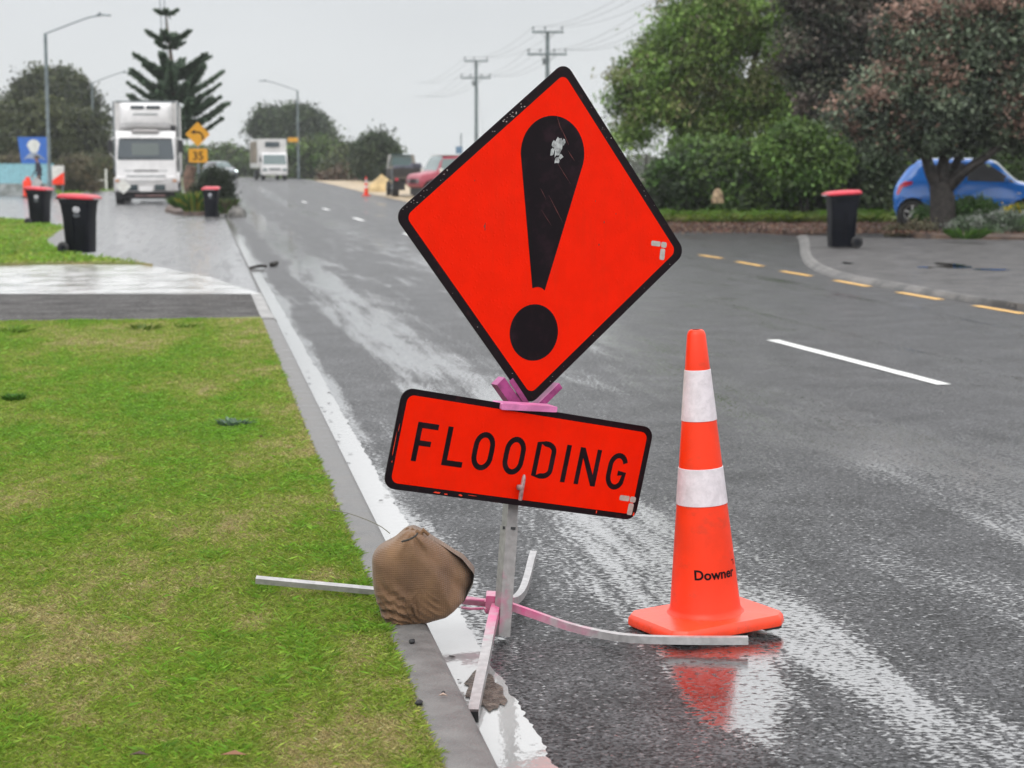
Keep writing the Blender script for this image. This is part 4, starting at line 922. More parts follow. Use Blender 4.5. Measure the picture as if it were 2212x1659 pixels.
obj('bumper', B().box((0, -.03, .50), (2.0, .16, .24), None, .04), M['boxwhite'], t2); obj('chassis', B().box((0, 3, .7), (1.6, 5.6, .3)), M['dark'], t2)
p = D(594, 390, 146); t2.location = (p.x, 146, hgt(146)); t2.rotation_euler = (0, 0, R(16))
# old flatbed truck seen from the rear (local y forward/away)
ft = thing('flatbed_truck', 'old flatbed truck with dark timber tray seen from behind beside the red vehicle', 'truck', (0, 0, 0), 0)
tr = obj('tray', B().box((0, 1.6, .98), (1.9, 3.4, .10)).box((0, -.08, 1.16), (1.9, .05, .42), None, .01), M['wood'], ft)
for s in (-1, 1): obj('side_board', B().box((s*.93, 1.6, 1.18), (.05, 3.3, .36)), M['wood'], tr)
obj('tail_rail', B().box((0, -.13, .93), (1.94, .06, .13), None, .01), mat('rail_wood', (.075, .062, .05), .7, var=.3), tr)
obj('load', B().box((-.3, .9, 1.36), (1.0, 1.0, .3), None, .1).box((.45, 1.4, 1.42), (.6, .9, .42), None, .12), mat('load_tarpaulin', (.05, .05, .07), .7, var=.5), tr, 50)
cbf = obj('cab', B().prism(rpoly([(-.76, 1.0), (.76, 1.0), (.74, 1.5), (.64, 2.06), (-.64, 2.06), (-.74, 1.5)], .08, 4), (0, 3.5, 0), (1, 0, 0), (0, 0, 1), -1.3, 0), mat('cream_paint', (.24, .22, .19), .4), ft, 40)
obj('rear_window', B().prism(rpoly([(-.64, 1.5), (.52, 1.5), (.48, 1.95), (-.56, 1.95)], .05, 3), (0, 3.49, 0), (1, 0, 0), (0, 0, 1), 0, .01), M['lightglass'], cbf)
obj('roof_rim', B().tube([(-.75, 3.46, 1.5), (-.63, 3.46, 2.03), (.45, 3.46, 2.03)], .035, 6), mat('green_rim', (.03, .08, .08), .4), cbf)
obj('corner_post', B().box((-.99, -.1, .85), (.06, .06, 1.0), None, .005), M['grey'], ft)
obj('chassis', B().box((0, 1.7, .72), (.8, 3.6, .24)).box((-.55, .0, .55), (.5, .05, .45)), M['dark'], ft)
for s in (-1, 1):
    for y, r in ((.9, .40), (4.0, .38)): truckwheel(ft, (s*.72, y, r), r, .34 if y < 2 else .22)
    obj('tail_light', B().box((s*.75, -.17, .84), (.16, .03, .1)), M['redlamp'], ft)
p = D(887, 428, 86); ft.location = (p.x, 86, hgt(86)-.0); ft.rotation_euler = (0, 0, R(10)); ft.scale = (.88, .9, .97)
# red four-wheel drive facing left
S = Car([(-2.1, .7, .70, .78, .95, .74, 1.02, .66), (-2.0, .5, .78, .84, 1.02, .80, 1.75, .66), (-1.85, .45, .8, .86, 1.05, .82, 1.88, .68), (-.5, .42, .8, .86, 1.06, .82, 1.90, .70), (.35, .42, .8, .86, 1.06, .82, 1.86, .70), (.78, .42, .8, .86, 1.06, .82, 1.20, .74), (.95, .42, .8, .86, 1.06, .82, 1.14, .74), (1.3, .44, .79, .84, 1.03, .80, 1.10, .72), (1.48, .5, .76, .80, .96, .76, 1.02, .68), (1.54, .6, .72, .74, .80, .72, .86, .64)])
rv = thing('red_four_wheel_drive', 'faded red four-wheel-drive vehicle half hidden behind the diamond sign', 'car', (0, 0, 0), 0)
obj('body', S.body(70, [(-1.25, .38, .46), (.95, .38, .46)]), M['redpaint'], rv, 35)
sides('side_window', S, [(-.30, 1.14), (.58, 1.14), (.42, 1.74), (-.30, 1.74)], .006, M['lightglass'], rv); sides('side_window', S, [(-1.8, 1.14), (-.42, 1.14), (-.42, 1.74), (-1.7, 1.74)], .006, M['lightglass'], rv)
obj('windscreen', S.toppatch(.38, .76, 7.2, .01), M['lightglass'], rv, 30)
obj('roof', B().box((-.75, 0, 1.915), (2.3, 1.36, .03), None, .01), M['boxwhite'], rv)
for x in (-1.25, .95):
    for s in (-1, 1): wheel(rv, (x, s*.74, .38), .38, .24, M['grey'])
for x_ in (-1.25, .95): obj('wheel_well', B().box((x_, 0, .5), (.9, 1.3, .7)), M['dark'], rv)
for s in (-1, 1):
    obj('wing_mirror', B().box((.62, s*1.0, 1.22), (.12, .22, .20), None, .04), M['signwhite'], rv, 40); obj('headlight', B().lathe([(0, .03), (.10, .02), (.11, 0)], (1.53, s*.52, .75), 14, 'X'), M['lightglass'], rv)
obj('grille', B().box((1.53, 0, .75), (.04, .7, .2), None, .01), M['dark'], rv)
p = D(960, 428, 83); rv.location = (p.x, 83.0, hgt(83)+.03); rv.rotation_euler = (0, 0, R(207))
# ------------------------------------------------------------------ street lamps, power poles, wires
lamp = thing('street_lamp', 'tallest-looking street lamp on the left, its arm reaching right over the lay-by', 'street lamp', (0, 0, 0), 0, 'street lamps')
obj('lamp_pole', B().tube([(0, 0, -.2), (0, 0, 1.2), (0, 0, 1.25), (0, 0, 7.4)], [.105, .10, .085, .075], 12), M['pole'], lamp, 40)
obj('lamp_arm', B().tube(cr_spline([Vector(q) for q in ((0, 0, 7.38), (.15, 0, 7.44), (1.2, 0, 7.78), (2.2, 0, 8.08), (2.75, 0, 8.15))], 4), .035, 8), M['galvpole'], lamp, 60)
lh = obj('lamp_head', B().box((2.92, 0, 8.17), (.62, .24, .075), Matrix.Rotation(R(4), 3, 'Y'), .03), M['galvpole'], lamp, 40)
obj('sensor_cap', B().tube([(2.72, 0, 8.19), (2.72, 0, 8.29)], .05, 10), M['pole'], lh)
obj('access_door', B().box((0, -.10, .9), (.10, .02, .4)), M['galvpole'], lamp)
p = D(108, 420, 84); lamp.location = (p.x, 84, hgt(84)); lamp.rotation_euler = (0, 0, R(-14))
p = D(204, 380, 141); dup(lamp, (p.x, 141, hgt(141)), R(-14), 'distant street lamp between the dark tree and the large white truck, arm to the right')
p = D(645, 380, 155); l3 = dup(lamp, (p.x, 155, hgt(155)), R(196), 'distant street lamp standing before the dark tree, its arm reaching left over the road')
ys_ = thing('advisory_sign', 'tiny yellow sign strapped to the distant lamp post', 'road sign', (0, 0, 0))
obj('sign_face', B().box((0, 0, 0), (.85, .02, .36), None, .008), M['yellow'], ys_); obj('strap', B().box((.18, .05, 0), (.3, .08, .06)), M['grey'], ys_)
p = D(633, 302, 154.6); ys_.location = p
pp_ = thing('power_pole', 'nearer power pole standing against the sky just left of the diamond sign tip', 'power pole', (0, 0, 0), 0, 'twin-armed power poles')
obj('pole_shaft', B().tube([(0, 0, -.3), (0, 0, 8.55)], [.15, .105], 12), M['pole'], pp_, 40)
obj('upper_crossarm', B().box((0, -.14, 8.5), (1.7, .09, .11), None, .01), M['pole'], pp_); obj('lower_crossarm', B().box((-.04, -.14, 7.32), (2.15, .09, .11), None, .01), M['pole'], pp_)
ins = lambda x, z: B().lathe([(0, 0), (.025, 0), (.025, .10), (.055, .11), (.05, .15), (.065, .16), (.05, .24), (0, .25)], (x, -.14, z), 10)
TOPX, LOWX = (-.78, -.14, .78), (-1.02, -.40, .36, .96)
for x in TOPX: obj('insulator', ins(x, 8.55), M['grey'], pp_, 40)
for x in LOWX: obj('insulator', ins(x, 7.37), M['grey'], pp_, 40)
for z in (8.45, 7.27):
    for s in (-1, 1): obj('arm_brace', B().tube([(s*.38, -.13, z), (0, -.12, z-.42)], .014, 5), M['grey'], pp_)
obj('stay_wire', B().tube([(.03, .05, 7.2), (1.0, 1.5, 0)], .008, 5), M['grey'], pp_); obj('fuse_box', B().box((-.2, -.12, 6.95), (.16, .16, .34), None, .02), M['grey'], pp_)
PA = Vector((D(1182, 364, 100).x, 100, 0)); PB = Vector((D(1029, 364, 131).x, 131, 0)); st_ = PA-PB
prz = math.atan2(st_.y, st_.x)+math.pi/2
pp_.location = (PA.x, PA.y, hgt(100)); pp_.rotation_euler = (0, 0, R(4))
dup(pp_, (PB.x, PB.y, hgt(131)), R(2), 'further of the two power poles standing clear against the sky, above the red vehicle')
PC = PA+st_*1.0; PD_ = PB-st_*1.3; PE = PC+st_
dup(pp_, (PC.x, PC.y, 0), R(6), 'power pole mostly hidden behind the tall light green tree, one crossarm end poking out')
posts = [(PD_, hgt(PD_.y)), (PB, hgt(131)), (PA, hgt(100)), (PC, 0), (PE, 0)]
for z, xs_, lb in ((8.78, TOPX, 'upper'), (7.6, LOWX, 'lower')):
    for x in xs_:
        b = B(); P = []
        for (a, ha), (c, hc) in zip(posts, posts[1:]):
            for q in range(12):
                t = q/12; v = a.lerp(c, t); P.append(Vector((v.x+x, v.y-.14, ha*(1-t)+hc*t+z-.55*4*t*(1-t)*(1.2 if lb == 'lower' else 1))))
        P.append(Vector((PE.x+x, PE.y, z)))
        tag(obj('power_line', b.tube(P, .0085, 5), M['grey']), 'thin grey power line strung along the %s crossarms of the power poles' % lb, 'power line', 'overhead lines on the %s arms' % lb)
mast = thing('radio_mast', 'very tall thin twin-legged mast rising behind the whorled pine into the top of the frame', 'mast')
for dx in (-.12, .12): obj('mast_leg', B().tube([(dx, 0, -.2), (dx, 0, 16)], .03, 6), M['galvpole'], mast)
b = B()
for z in range(1, 16, 1): b.tube([(-.12, 0, z), (.12, 0, z)], .012, 5)
obj('mast_rungs', b, M['galvpole'], mast)
p = D(371, 364, 105); mast.location = (p.x, 105, 0); mast.rotation_euler = (0, R(-1.8), 0)
# yellow bend sign with its speed plate, on the island
cs = thing('curve_warning_sign', 'yellow diamond bend sign with left arrow above a 35 plate beside the parked truck', 'road sign', (0, 0, 0))
obj('sign_post', B().tube([(0, .05, -.2), (0, .05, 3.05)], .038, 10), M['galvpole'], cs, 50)
X1, Z1 = (1, 0, 0), (0, 0, 1)
yd = obj('diamond_panel', B().prism(rpoly(diamond(.49), .05, 4), (0, 0, 2.86), X1, Z1, -.006, 0), M['yellow'], cs)
b = B(); b.stroke([(.20, -.22), (.205, -.12), (.175, -.02), (.11, .05), (.02, .085), (-.10, .085)], .07, (0, 0, 2.86), X1, Z1, .001, .004)
b.prism([(-.10, -.01), (-.10, .18), (-.30, .085)], (0, 0, 2.86), X1, Z1, .001, .004); obj('arrow', b, M['symblack'], yd)
sp = obj('speed_plate', B().prism(rpoly([(-.37, -.27), (.37, -.27), (.37, .27), (-.37, .27)], .05, 4), (0, 0, 2.02), X1, Z1, -.006, 0), M['yellow'], cs)
tv, tf = textmesh('35', .46, .008); b = B(); b.add([(x, -.003, 2.02+y-.165) for x, y, z in tv], tf); obj('lettering', b, M['symblack'], sp)
p = D(430, 440, 68); cs.location = (p.x, 68, hgt(68)+.05); cs.rotation_euler = (0, 0, R(3)); cs.scale = (.93, 1, .93)
q = D(430, 290, 68); cs.location.z += q.z-(cs.location.z+2.86*.93)
# blue board on the left
bs = thing('blue_signboard', 'blue square signboard with white round emblem and grey chevron at far left', 'sign', (0, 0, 0))
W2, H2 = .76, .66
bpn = obj('board', B().prism([(-.60, -H2), (W2, -H2), (W2, H2), (-W2, H2)], (0, 0, 2.15), X1, Z1, -.04, 0), M['signblue'], bs)
b = B(); b.prism([(.03+.33*math.cos(6.283*k/30)*(1 if math.sin(6.283*k/30) > 0 else .8), .20+.34*math.sin(6.283*k/30)) for k in range(30)], (0, 0, 2.15), X1, Z1, .001, .004); obj('round_emblem', b, M['signwhite'], bpn)
obj('chevron', B().prism([(.0, -.10), (.20, -.14), (.62, -.46), (.30, -.38), (.02, -.42), (-.26, -.38), (-.52, -.46), (-.20, -.14)], (0, 0, 2.15), X1, Z1, .005, .007), M['signgrey'], bpn)
for s in (-.5, .5): obj('sign_post', B().tube([(s, .08, -.1), (s, .08, 2.7)], .045, 8), M['pole'], bs)
p = D(73, 364, 91); bs.location = (p.x, 91, hgt(91)-.42); 
bs.location.z = D(73, 325, 91).z-2.15
# pale blue boards on a grey base, left edge
bw = thing('pale_blue_fence', 'low pale blue boarded fence on a grey block base at the left edge', 'fence')
L_ = 4.4
b = B()
for k in range(22): b.box((-L_/2+.1+k*.2, 0, 1.08), (.194, .03, .92), None, .004)
obj('boards', b, M['teal'], bw); obj('block_base', B().box((0, .02, .30), (L_, .2, .62), None, .02), mat('mossy_block', (.16, .18, .17), .7, col2=(.32, .34, .34), scale=3, bump=.5, bscale=8), bw)
obj('top_rail', B().box((0, 0, 1.56), (L_, .07, .05)), M['teal'], bw)
p = D(20, 425, 90); bw.location = (p.x, 90, hgt(90)-.05)
# person walking past the fence
def person(name, label, loc, rz):
    r = thing(name, label, 'person', loc, rz)
    V, E_, RD = [], [], []
    def jn(p, rad, par=None):
        V.append(p); RD.append(rad); i = len(V)-1
        if par is not None: E_.append((par, i))
        return i
    pel = jn((0, 0, .94), .145); bel = jn((.01, 0, 1.08), .135, pel); ch = jn((.04, 0, 1.30), .165, bel); sh = jn((.06, 0, 1.43), .12, ch); nk = jn((.08, 0, 1.51), .055, sh); h1 = jn((.10, 0, 1.60), .085, nk); h2 = jn((.105, 0, 1.69), .095, h1); jn((.10, 0, 1.76), .06, h2)
    for s, st in ((1, .22), (-1, -.20)):
        hp = jn((.0, s*.10, .88), .105, pel); kn = jn((st*.55+.04, s*.10, .49), .068, hp); an = jn((st-.02, s*.10, .10), .045, kn); jn((st+.12, s*.11, .05), .04, an)
        sd = jn((.05, s*.20, 1.39), .075, sh); el = jn((.02-st*.4, s*.26, 1.12), .05, sd); wr = jn((.14-st*.5, s*.24, .90), .034, el); pm = jn((.17-st*.5, s*.235, .83), .032, wr)
        for k in range(4): f1 = jn((.195-st*.5-k*.018, s*(.235), .775+.004*k), .010, pm); jn((.20-st*.5-k*.018, s*.225, .735+.006*k), .009, f1)
        jn((.215-st*.5, s*.215, .80), .011, pm)
    me = bpy.data.meshes.new('body'); me.from_pydata(V, E_, []); o = bpy.data.objects.new('body', me); COL.objects.link(o)
    sk = o.modifiers.new('skin', 'SKIN'); 
    if not me.skin_vertices: me.skin_vertices.new()
    for i, rr_ in enumerate(RD): me.skin_vertices[0].data[i].radius = (rr_, rr_)
    me.skin_vertices[0].data[0].use_root = True
    ss = o.modifiers.new('sub', 'SUBSURF'); ss.levels = ss.render_levels = 1
    dg = bpy.context.evaluated_depsgraph_get(); m2 = bpy.data.meshes.new_from_object(o.evaluated_get(dg)); bpy.data.objects.remove(o); m2.name = 'body'
    mats = [mat('navy_jacket', (.022, .022, .042), .8, var=.3, scale=6), mat('dark_trousers', (.02, .02, .03), .8), mat('skin_tone', (.30, .16, .11), .5), mat('dark_shoes', (.02, .02, .02), .5)]
    for q in mats: m2.materials.append(q)
    for f in m2.polygons:
        c = f.center; f.use_smooth = True
        f.material_index = 2 if (c.z > 1.50 or (abs(c.y) > .19 and c.z < .88 and c.z > .6)) else 3 if c.z < .10 else 1 if c.z < .92 and abs(c.y) < .20 else 0
    o = bpy.data.objects.new('body', m2); COL.objects.link(o); o.parent = r
    b = B(); bmh = bmesh.new(); bmesh.ops.create_uvsphere(bmh, u_segments=16, v_segments=10, radius=1); b.bm(bmh, (.085, 0, 1.725), Matrix.Diagonal((.112, .105, .10))); obj('hair', b, mat('dark_hair', (.02, .015, .012), .6), r, 60)
    b = B().box((.20, 0, 1.655), (.03, .028, .035), None, .01).box((.19, 0, 1.612), (.012, .05, .01), None, .003)
    obj('nose_and_mouth', b, mats[2], r, 50); b = B()
    for s in (-1, 1): b.box((.192, s*.034, 1.685), (.01, .022, .012), None, .003)
    obj('eyes', b, M['dark'], r); b = B()
    for s in (-1, 1): b.box((.10, s*.098, 1.665), (.05, .018, .06), None, .008)
    obj('ears', b, mats[2], r, 50)
    obj('jacket_hem', B().lathe([(.150, .88), (.158, .92), (.15, .96)], (.0, 0, 0), 20), mats[0], r, 60)
    return r
p = D(86, 420, 87); person('person', 'person in dark navy clothing walking left in front of the pale blue fence', (p.x, 87, hgt(87)+.12), R(205))
# white sheet of board leaning and orange barriers nearby
bd_ = thing('leaning_board', 'grey white board leaning beside the walking person', 'board')
obj('board', B().box((0, 0, .62), (.42, .03, 1.15), Matrix.Rotation(R(38), 3, 'Y'), .006), M['signgrey'] if 0 else mat('pale_board', (.38, .38, .38), .5, var=.2), bd_)
p = D(70, 420, 86.4); bd_.location = (p.x, 86.4, hgt(86)-.25)
ob = thing('orange_barrier', 'orange plastic barrier standing behind the second bin', 'barrier')
obj('barrier_body', B().box((0, 0, .40), (.36, .30, .80), None, .06).box((.03, 0, .85), (.2, .22, .2), None, .05), M['cone'], ob, 40); obj('foot', B().box((0, 0, .03), (.5, .4, .06), None, .02), M['rubber'], ob)
p = D(60, 427, 85); ob.location = (p.x, 85, hgt(85))
of = thing('roadwork_panel', 'white and orange safety panel right of the near lamp post', 'safety panel')
pn_ = obj('panel', B().box((0, 0, 1.0), (.57, .04, .86), None, .01), M['signwhite'], of); obj('orange_corner', B().prism([(-.28, -.44), (.28, -.44), (.28, .14), (.10, .02), (-.28, -.24)], (0, -.021, 1.0), X1, Z1, .0, .004), M['cone'], pn_)
for s in (-.2, .2): obj('panel_leg', B().box((s, 0, .28), (.05, .05, .58)), M['pole'], of)
p = D(127, 428, 86); of.location = (p.x, 86, hgt(86)+.05); of.location.z = D(127, 378, 86).z-1.0
gp = thing('white_gate_posts', 'pair of white timber posts with a rail on the verge left of the large truck', 'gate post')
for x, z in ((-.26, .95), (.30, 1.25)): obj('gate_post', B().box((x, 0, z/2), (.11, .11, z), None, .012), M['signwhite'], gp)
obj('gate_rail', B().box((.02, .02, .62), (.46, .05, .08)), M['signwhite'], gp)
p = D(218, 394, 104); gp.location = (p.x, 104, hgt(104)-.1)
# cone, heaps and pale post beyond
p = D(791, 424, 88); dup(cone, (p.x, 88, hgt(88)+.0), 0, 'small distant orange road cone beside the sand heaps', None, ('lettering',)).rotation_euler = (0, 0, .3)
def heap(name, label, cat, c, rx, ry, rz, m, seed, n=28, power=1.0):
    rn = random.Random(seed); b = B(); ph = [rn.uniform(0, 6.28) for _ in range(8)]
    for j in range(10):
        t = j/9; 
        for i in range(n):
            a = 6.283*i/n; w_ = 1+.14*math.sin(2*a+ph[0])+.09*math.sin(5*a+ph[1])+.05*math.sin(9*a+ph[2]+3*t)
            z = rz*(t**power)*(1+.05*math.sin(3*a+ph[3])); k = math.cos(t*math.pi/2)**(.9 if power > .9 else .6)
            b.v.append((rx*k*w_, ry*k*w_*1, z) if False else (rx*k*w_*math.cos(a), ry*k*w_*math.sin(a), z))
    for j in range(9):
        for i in range(n): a, q = j*n+i, j*n+(i+1) % n; b.f.append((a, q, q+n, a+n))
    b.f.append(tuple(range(9*n, 10*n)))
    o = obj(name, b, m, None, 70); o.location = c; return tag(o, label, cat)
p = D(824, 418, 98); heap('sand_heap', 'tall pointed heap of yellow sand left of the flatbed truck', 'sand heap', (p.x, 98, hgt(98)-.05), .75, .8, .95, M['sand'], 1, power=1.1)
p = D(840, 416, 101); heap('sand_heap', 'low rounded sand heap tucked right beside the flatbed truck tray', 'sand heap', (p.x, 101, hgt(101)-.05), .42, .5, .62, M['sand'], 2, power=1.0)
p = D(1535, 440, 47); heap('boulder', 'pale tan boulder glimpsed in a gap of the green hedge', 'rock', (p.x, 45.4, .55), .13, .15, .36, M['tan'], 3, power=.7)
p = G(510, 468, 0); heap('rock', 'grey rounded boulder at the tip of the planted island by the gutter', 'rock', (p.x, p.y, -.02), .30, .3, .36, M['rock'], 6, power=.6)
p = D(184, 417, 82); heap('rock', 'small mossy boulder behind the nearest bin', 'rock', (p.x, 82, hgt(82)), .36, .3, .30, M['rock'], 7, power=.7)
ps = thing('distant_blue_sign', 'small blue sign on a thin pole above the red vehicle roof', 'sign')
obj('sign_post', B().tube([(0, .05, -1.8), (0, .05, 1.0)], .045, 8), M['galvpole'], ps); obj('sign_face', B().box((-.12, 0, 0), (.40, .03, .42), None, .01), mat('dull_blue', (.10, .18, .28), .5), ps)
p = D(996, 324, 110); ps.location = p
cp_ = thing('concrete_gatepost', 'pale concrete gatepost glimpsed between the diamond sign and the hedge', 'gate post')
obj('post', B().box((0, 0, .5), (.22, .22, 1.15), None, .02), mat('pale_concrete', (.40, .37, .32), .6), cp_); obj('cap', B().box((0, 0, 1.11), (.28, .28, .07), None, .02), M['kerb'], cp_)
p = D(1388, 430, 62); cp_.location = (p.x, 62, 0.0)
# twigs, pebbles, leaves
def twig(label, pts, r):
    return tag(obj('twig', B().tube(cr_spline([Vector(q) for q in pts], 3), r, 6), M['bark']), label, 'twig')
a, c = G(541, 579, .03), G(575, 575, .03); a2, c2_ = G(586, 572, .03), G(597, 570, .03)
twig('long dark twig lying across the gutter edge near the footpath', [a, a.lerp(c, .5)+Vector((0, .12, .01)), c], .022)
twig('short dark stub of wood on the asphalt right of the longer twig', [a2, c2_+Vector((0, .02, .01))], .035)
rn = random.Random(11)
for k, (x, y, s) in enumerate(((890, 1388, .0095), (905, 1522, .0105), (958, 1496, .005))):
    p = G(x, y, .108); bmh = bmesh.new(); bmesh.ops.create_icosphere(bmh, subdivisions=2, radius=1)
    for v in bmh.verts: v.co *= rn.uniform(.85, 1.1)
    o = obj('snail', B().bm(bmh, (0, 0, 0), Matrix.Diagonal((s, s*1.25, s*.75))), M['dark'], None, 60); o.location = (p.x, p.y, .106+s*.6)
    tag(o, ('small black pebble on the kerb just below the sandbag', 'black pebble on the kerb edge against the grass', 'tiny black speck of grit on the kerb near the pebble')[k], 'pebble'); o.name = 'pebble'
for k in range(34):
    Y = 4.6*(3.9**rn.random()); off_ = rn.uniform(.165, .34); p = Vector((edge(Y)+off_, Y, .012)); b = B(); n = 5; s = rn.uniform(.006, .012)*(.7+Y/12)
    b.v = [(s*math.cos(6.283*q/n)*rn.uniform(.5, 1.3), s*.8*math.sin(6.283*q/n)*rn.uniform(.5, 1.3), rn.uniform(0, .004)) for q in range(n)]; b.f = [tuple(range(n))]
    o = obj('fallen_leaf', b, M['bark']); o.location = p; tag(o, 'tiny dark scrap of leaf litter floating in the gutter water', 'leaf', 'leaf scraps in the gutter')
for k, (x, y) in enumerate(((990, 1545), (1045, 1523), (1075, 1515))):
    pass
# ------------------------------------------------------------------ foliage
def fastmesh(name, V, F, colr, m, parent=None):
    me = bpy.data.meshes.new(name); n = len(V); k = F.shape[1]; nf = len(F)
    me.vertices.add(n); me.vertices.foreach_set('co', V.astype(np.float32).ravel())
    me.loops.add(nf*k); me.loops.foreach_set('vertex_index', F.astype(np.int32).ravel())
    me.polygons.add(nf); me.polygons.foreach_set('loop_start', np.arange(0, nf*k, k, dtype=np.int32)); me.update(calc_edges=True)
    at = me.color_attributes.new('Col', 'FLOAT_COLOR', 'POINT'); c = np.ones((n, 4), np.float32); c[:, :3] = colr; at.data.foreach_set('color', c.ravel())
    me.materials.append(m); o = bpy.data.objects.new(name, me); COL.objects.link(o)
    if parent: o.parent = parent
    return o
def unit(v): return v/np.maximum(1e-9, np.linalg.norm(v, axis=1, keepdims=True))
def leaves(P, Cc, L, Wd, g, droop=0, flat=0):
    n = len(P); a = g.normal(size=(n, 3)); a[:, 2] -= droop; a = unit(a); q = g.normal(size=(n, 3)); q[:, 2] += flat; b = unit(np.cross(a, q))
    l = (L*g.uniform(.6, 1.3, (n, 1)))/2; w = (Wd*g.uniform(.6, 1.3, (n, 1)))/2
    V = np.stack([P-a*l, P+b*w, P+a*l, P-b*w], 1).reshape(-1, 3); F = np.arange(4*n).reshape(-1, 4)
    return V, F, np.repeat(Cc, 4, 0)
def crown(name, par, blobs, n, L, Wd, pal, seed, sig=.25, droop=0, org=(0, 0, 0), clumps=40, shell=.45, cvar=.35, tip=None, m=None):
    g = np.random.default_rng(seed); pal = np.array(pal); w = np.array([b[3]*b[5] for b in blobs]); w = w/w.sum(); PP, CC = [], []
    for bl, wi in zip(blobs, w):
        K = max(4, int(clumps*len(blobs)*wi)); d = unit(g.normal(size=(K, 3))); r = shell+(1-shell)*g.random((K, 1))**.6
        c = np.array(bl[:3])+d*r*np.array(bl[3:6])
        cc = pal[g.integers(0, len(pal), K)]; mixv = g.random((K, 1)); cc = cc*mixv+pal[g.integers(0, len(pal), K)]*(1-mixv); cc = cc*np.exp(g.normal(0, cvar, (K, 1)))
        if tip is not None:
            up = g.random(K) < tip[1]*np.clip(d[:, 2]*.7+.55, 0, 1); cc[up] = np.array(tip[0])*np.exp(g.normal(0, .25, (up.sum(), 1)))
        m_ = int(n*wi); idx = g.integers(0, K, m_); sg2 = sig*g.uniform(.6, 1.25, K)
        PP.append(c[idx]+g.normal(size=(m_, 3))*sg2[idx][:, None]*np.array([1, 1, .75])); CC.append(cc[idx]*np.exp(g.normal(0, .18, (m_, 1))))
    P = np.concatenate(PP)-np.array(org); C_ = np.clip(np.concatenate(CC), .002, .8); V, F, c = leaves(P, C_, L, Wd, g, droop)
    return fastmesh(name, V, F, c, m or M['leaf'], par)
def vb(lst, Y, dk=.8):                   # survey ellipses at distance Y -> blobs
    out = []
    for q in lst:
        x, y, rx, ry = q[:4]; Yq = Y+(q[4] if len(q) > 4 else 0); p = D(x, y, Yq); k = Yq/FV; out.append((p.x, p.y, p.z, rx*k, rx*k*dk, ry*k))
    return out
def limbs(par, org, paths, m=None):
    b = B()
    for pts, r0, r1 in paths:
        P = cr_spline([Vector(p)-Vector(org) for p in pts], 5); n = len(P); b.tube(P, [r0+(r1-r0)*(i/(n-1))**.8*(1) for i in range(n)], 10)
    return obj('trunk', b, m or M['bark'], par, 70)
def tree(name, label, cat, org, blobs, n, L, Wd, pal, seed, paths=None, bark=None, group=None, **k):
    t = thing(name, label, cat, org, 0, group); crown('crown', t, blobs, n, L, Wd, pal, seed, org=org, **k)
    if paths: limbs(t, org, paths, bark)
    return t
GR = [(.09, .17, .035), (.06, .12, .027), (.15, .24, .055), (.08, .125, .036)]
WIL = [(.17, .28, .065), (.13, .22, .045), (.25, .36, .09), (.08, .14, .03), (.17, .16, .08)]
DKG = [(.038, .062, .03), (.058, .085, .04), (.024, .036, .02), (.08, .105, .052)]
# tall light green tree
Yw = 52; o = D(1600, 455, Yw); o.z = .1
bl = vb([(1530, 60, 110, 75), (1640, 20, 120, 90), (1470, 130, 90, 70), (1390, 165, 72, 62), (1365, 225, 46, 50), (1352, 285, 26, 36), (1385, 300, 22, 34), (1515, 220, 90, 85), (1620, 150, 110, 110), (1600, 270, 120, 90), (1700, 240, 80, 110), (1530, 320, 80, 70), (1740, 80, 60, 90), (1455, 60, 44, 46), (1560, -90, 120, 90), (1425, 225, 46, 46)], Yw, .8)
tree('light_green_tree', 'tall light green feathery tree right of the diamond sign, drooping over the road', 'tree', o, bl, 95000, .17, .055, WIL, 11, [([o, o+Vector((.1, 0, 1.5)), o+Vector((.2, .1, 3.2)), o+Vector((.5, 0, 5.5))], .22, .06), ([o+Vector((.1, 0, 1.4)), D(1560, 300, Yw), D(1480, 170, Yw)], .12, .03), ([o+Vector((.2, 0, 2.5)), D(1690, 220, Yw), D(1655, 110, Yw)], .11, .03), ([o+Vector((.1, 0, 1.8)), D(1530, 270, Yw), D(1420, 190, Yw)], .09, .02)], M['barkpale'], sig=.24, droop=.9, clumps=60, shell=.5, cvar=.42)
# hedge line under it
hx = [('leafy_hedge_bush', 'dark green leafy bush at the left end of the hedge, under the light green tree', [(1465, 405, 58, 60), (1438, 400, 24, 20), (1510, 370, 56, 56)], 47.5, DKG+GR[:2], 21),
      ('leafy_hedge_bush', 'mid green broad-leaved bush in the middle of the hedge, right of the tan boulder', [(1620, 400, 75, 60), (1580, 370, 50, 50), (1680, 410, 60, 52), (1570, 345, 40, 40)], 46.5, GR+DKG[:2], 22),
      ('leafy_hedge_bush', 'bright green rounded bush bulging out of the hedge left of the right-hand bin', [(1740, 320, 62, 50), (1690, 330, 40, 44), (1780, 340, 40, 46), (1730, 375, 60, 46)], 45.5, GR+[(.09, .16, .03)], 23),
      ('leafy_hedge_bush', 'very dark bush behind the right-hand bin', [(1830, 395, 60, 62), (1880, 380, 50, 70), (1900, 330, 45, 55), (1780, 420, 46, 40)], 46.5, DKG, 24)]
for nm, lb, e, Y, pal, sd in hx:
    o = D(e[0][0], 455, Y); o.z = .12; tree(nm, lb, 'bush', o, vb(e, Y, .9), 26000, .15, .085, pal, sd, [([o, o+Vector((.1, 0, 1.0))], .06, .03), ([o, o+Vector((-.25, .1, .9))], .05, .02)], group='hedge bushes on the right', sig=.2, clumps=40, shell=.5, cvar=.32)
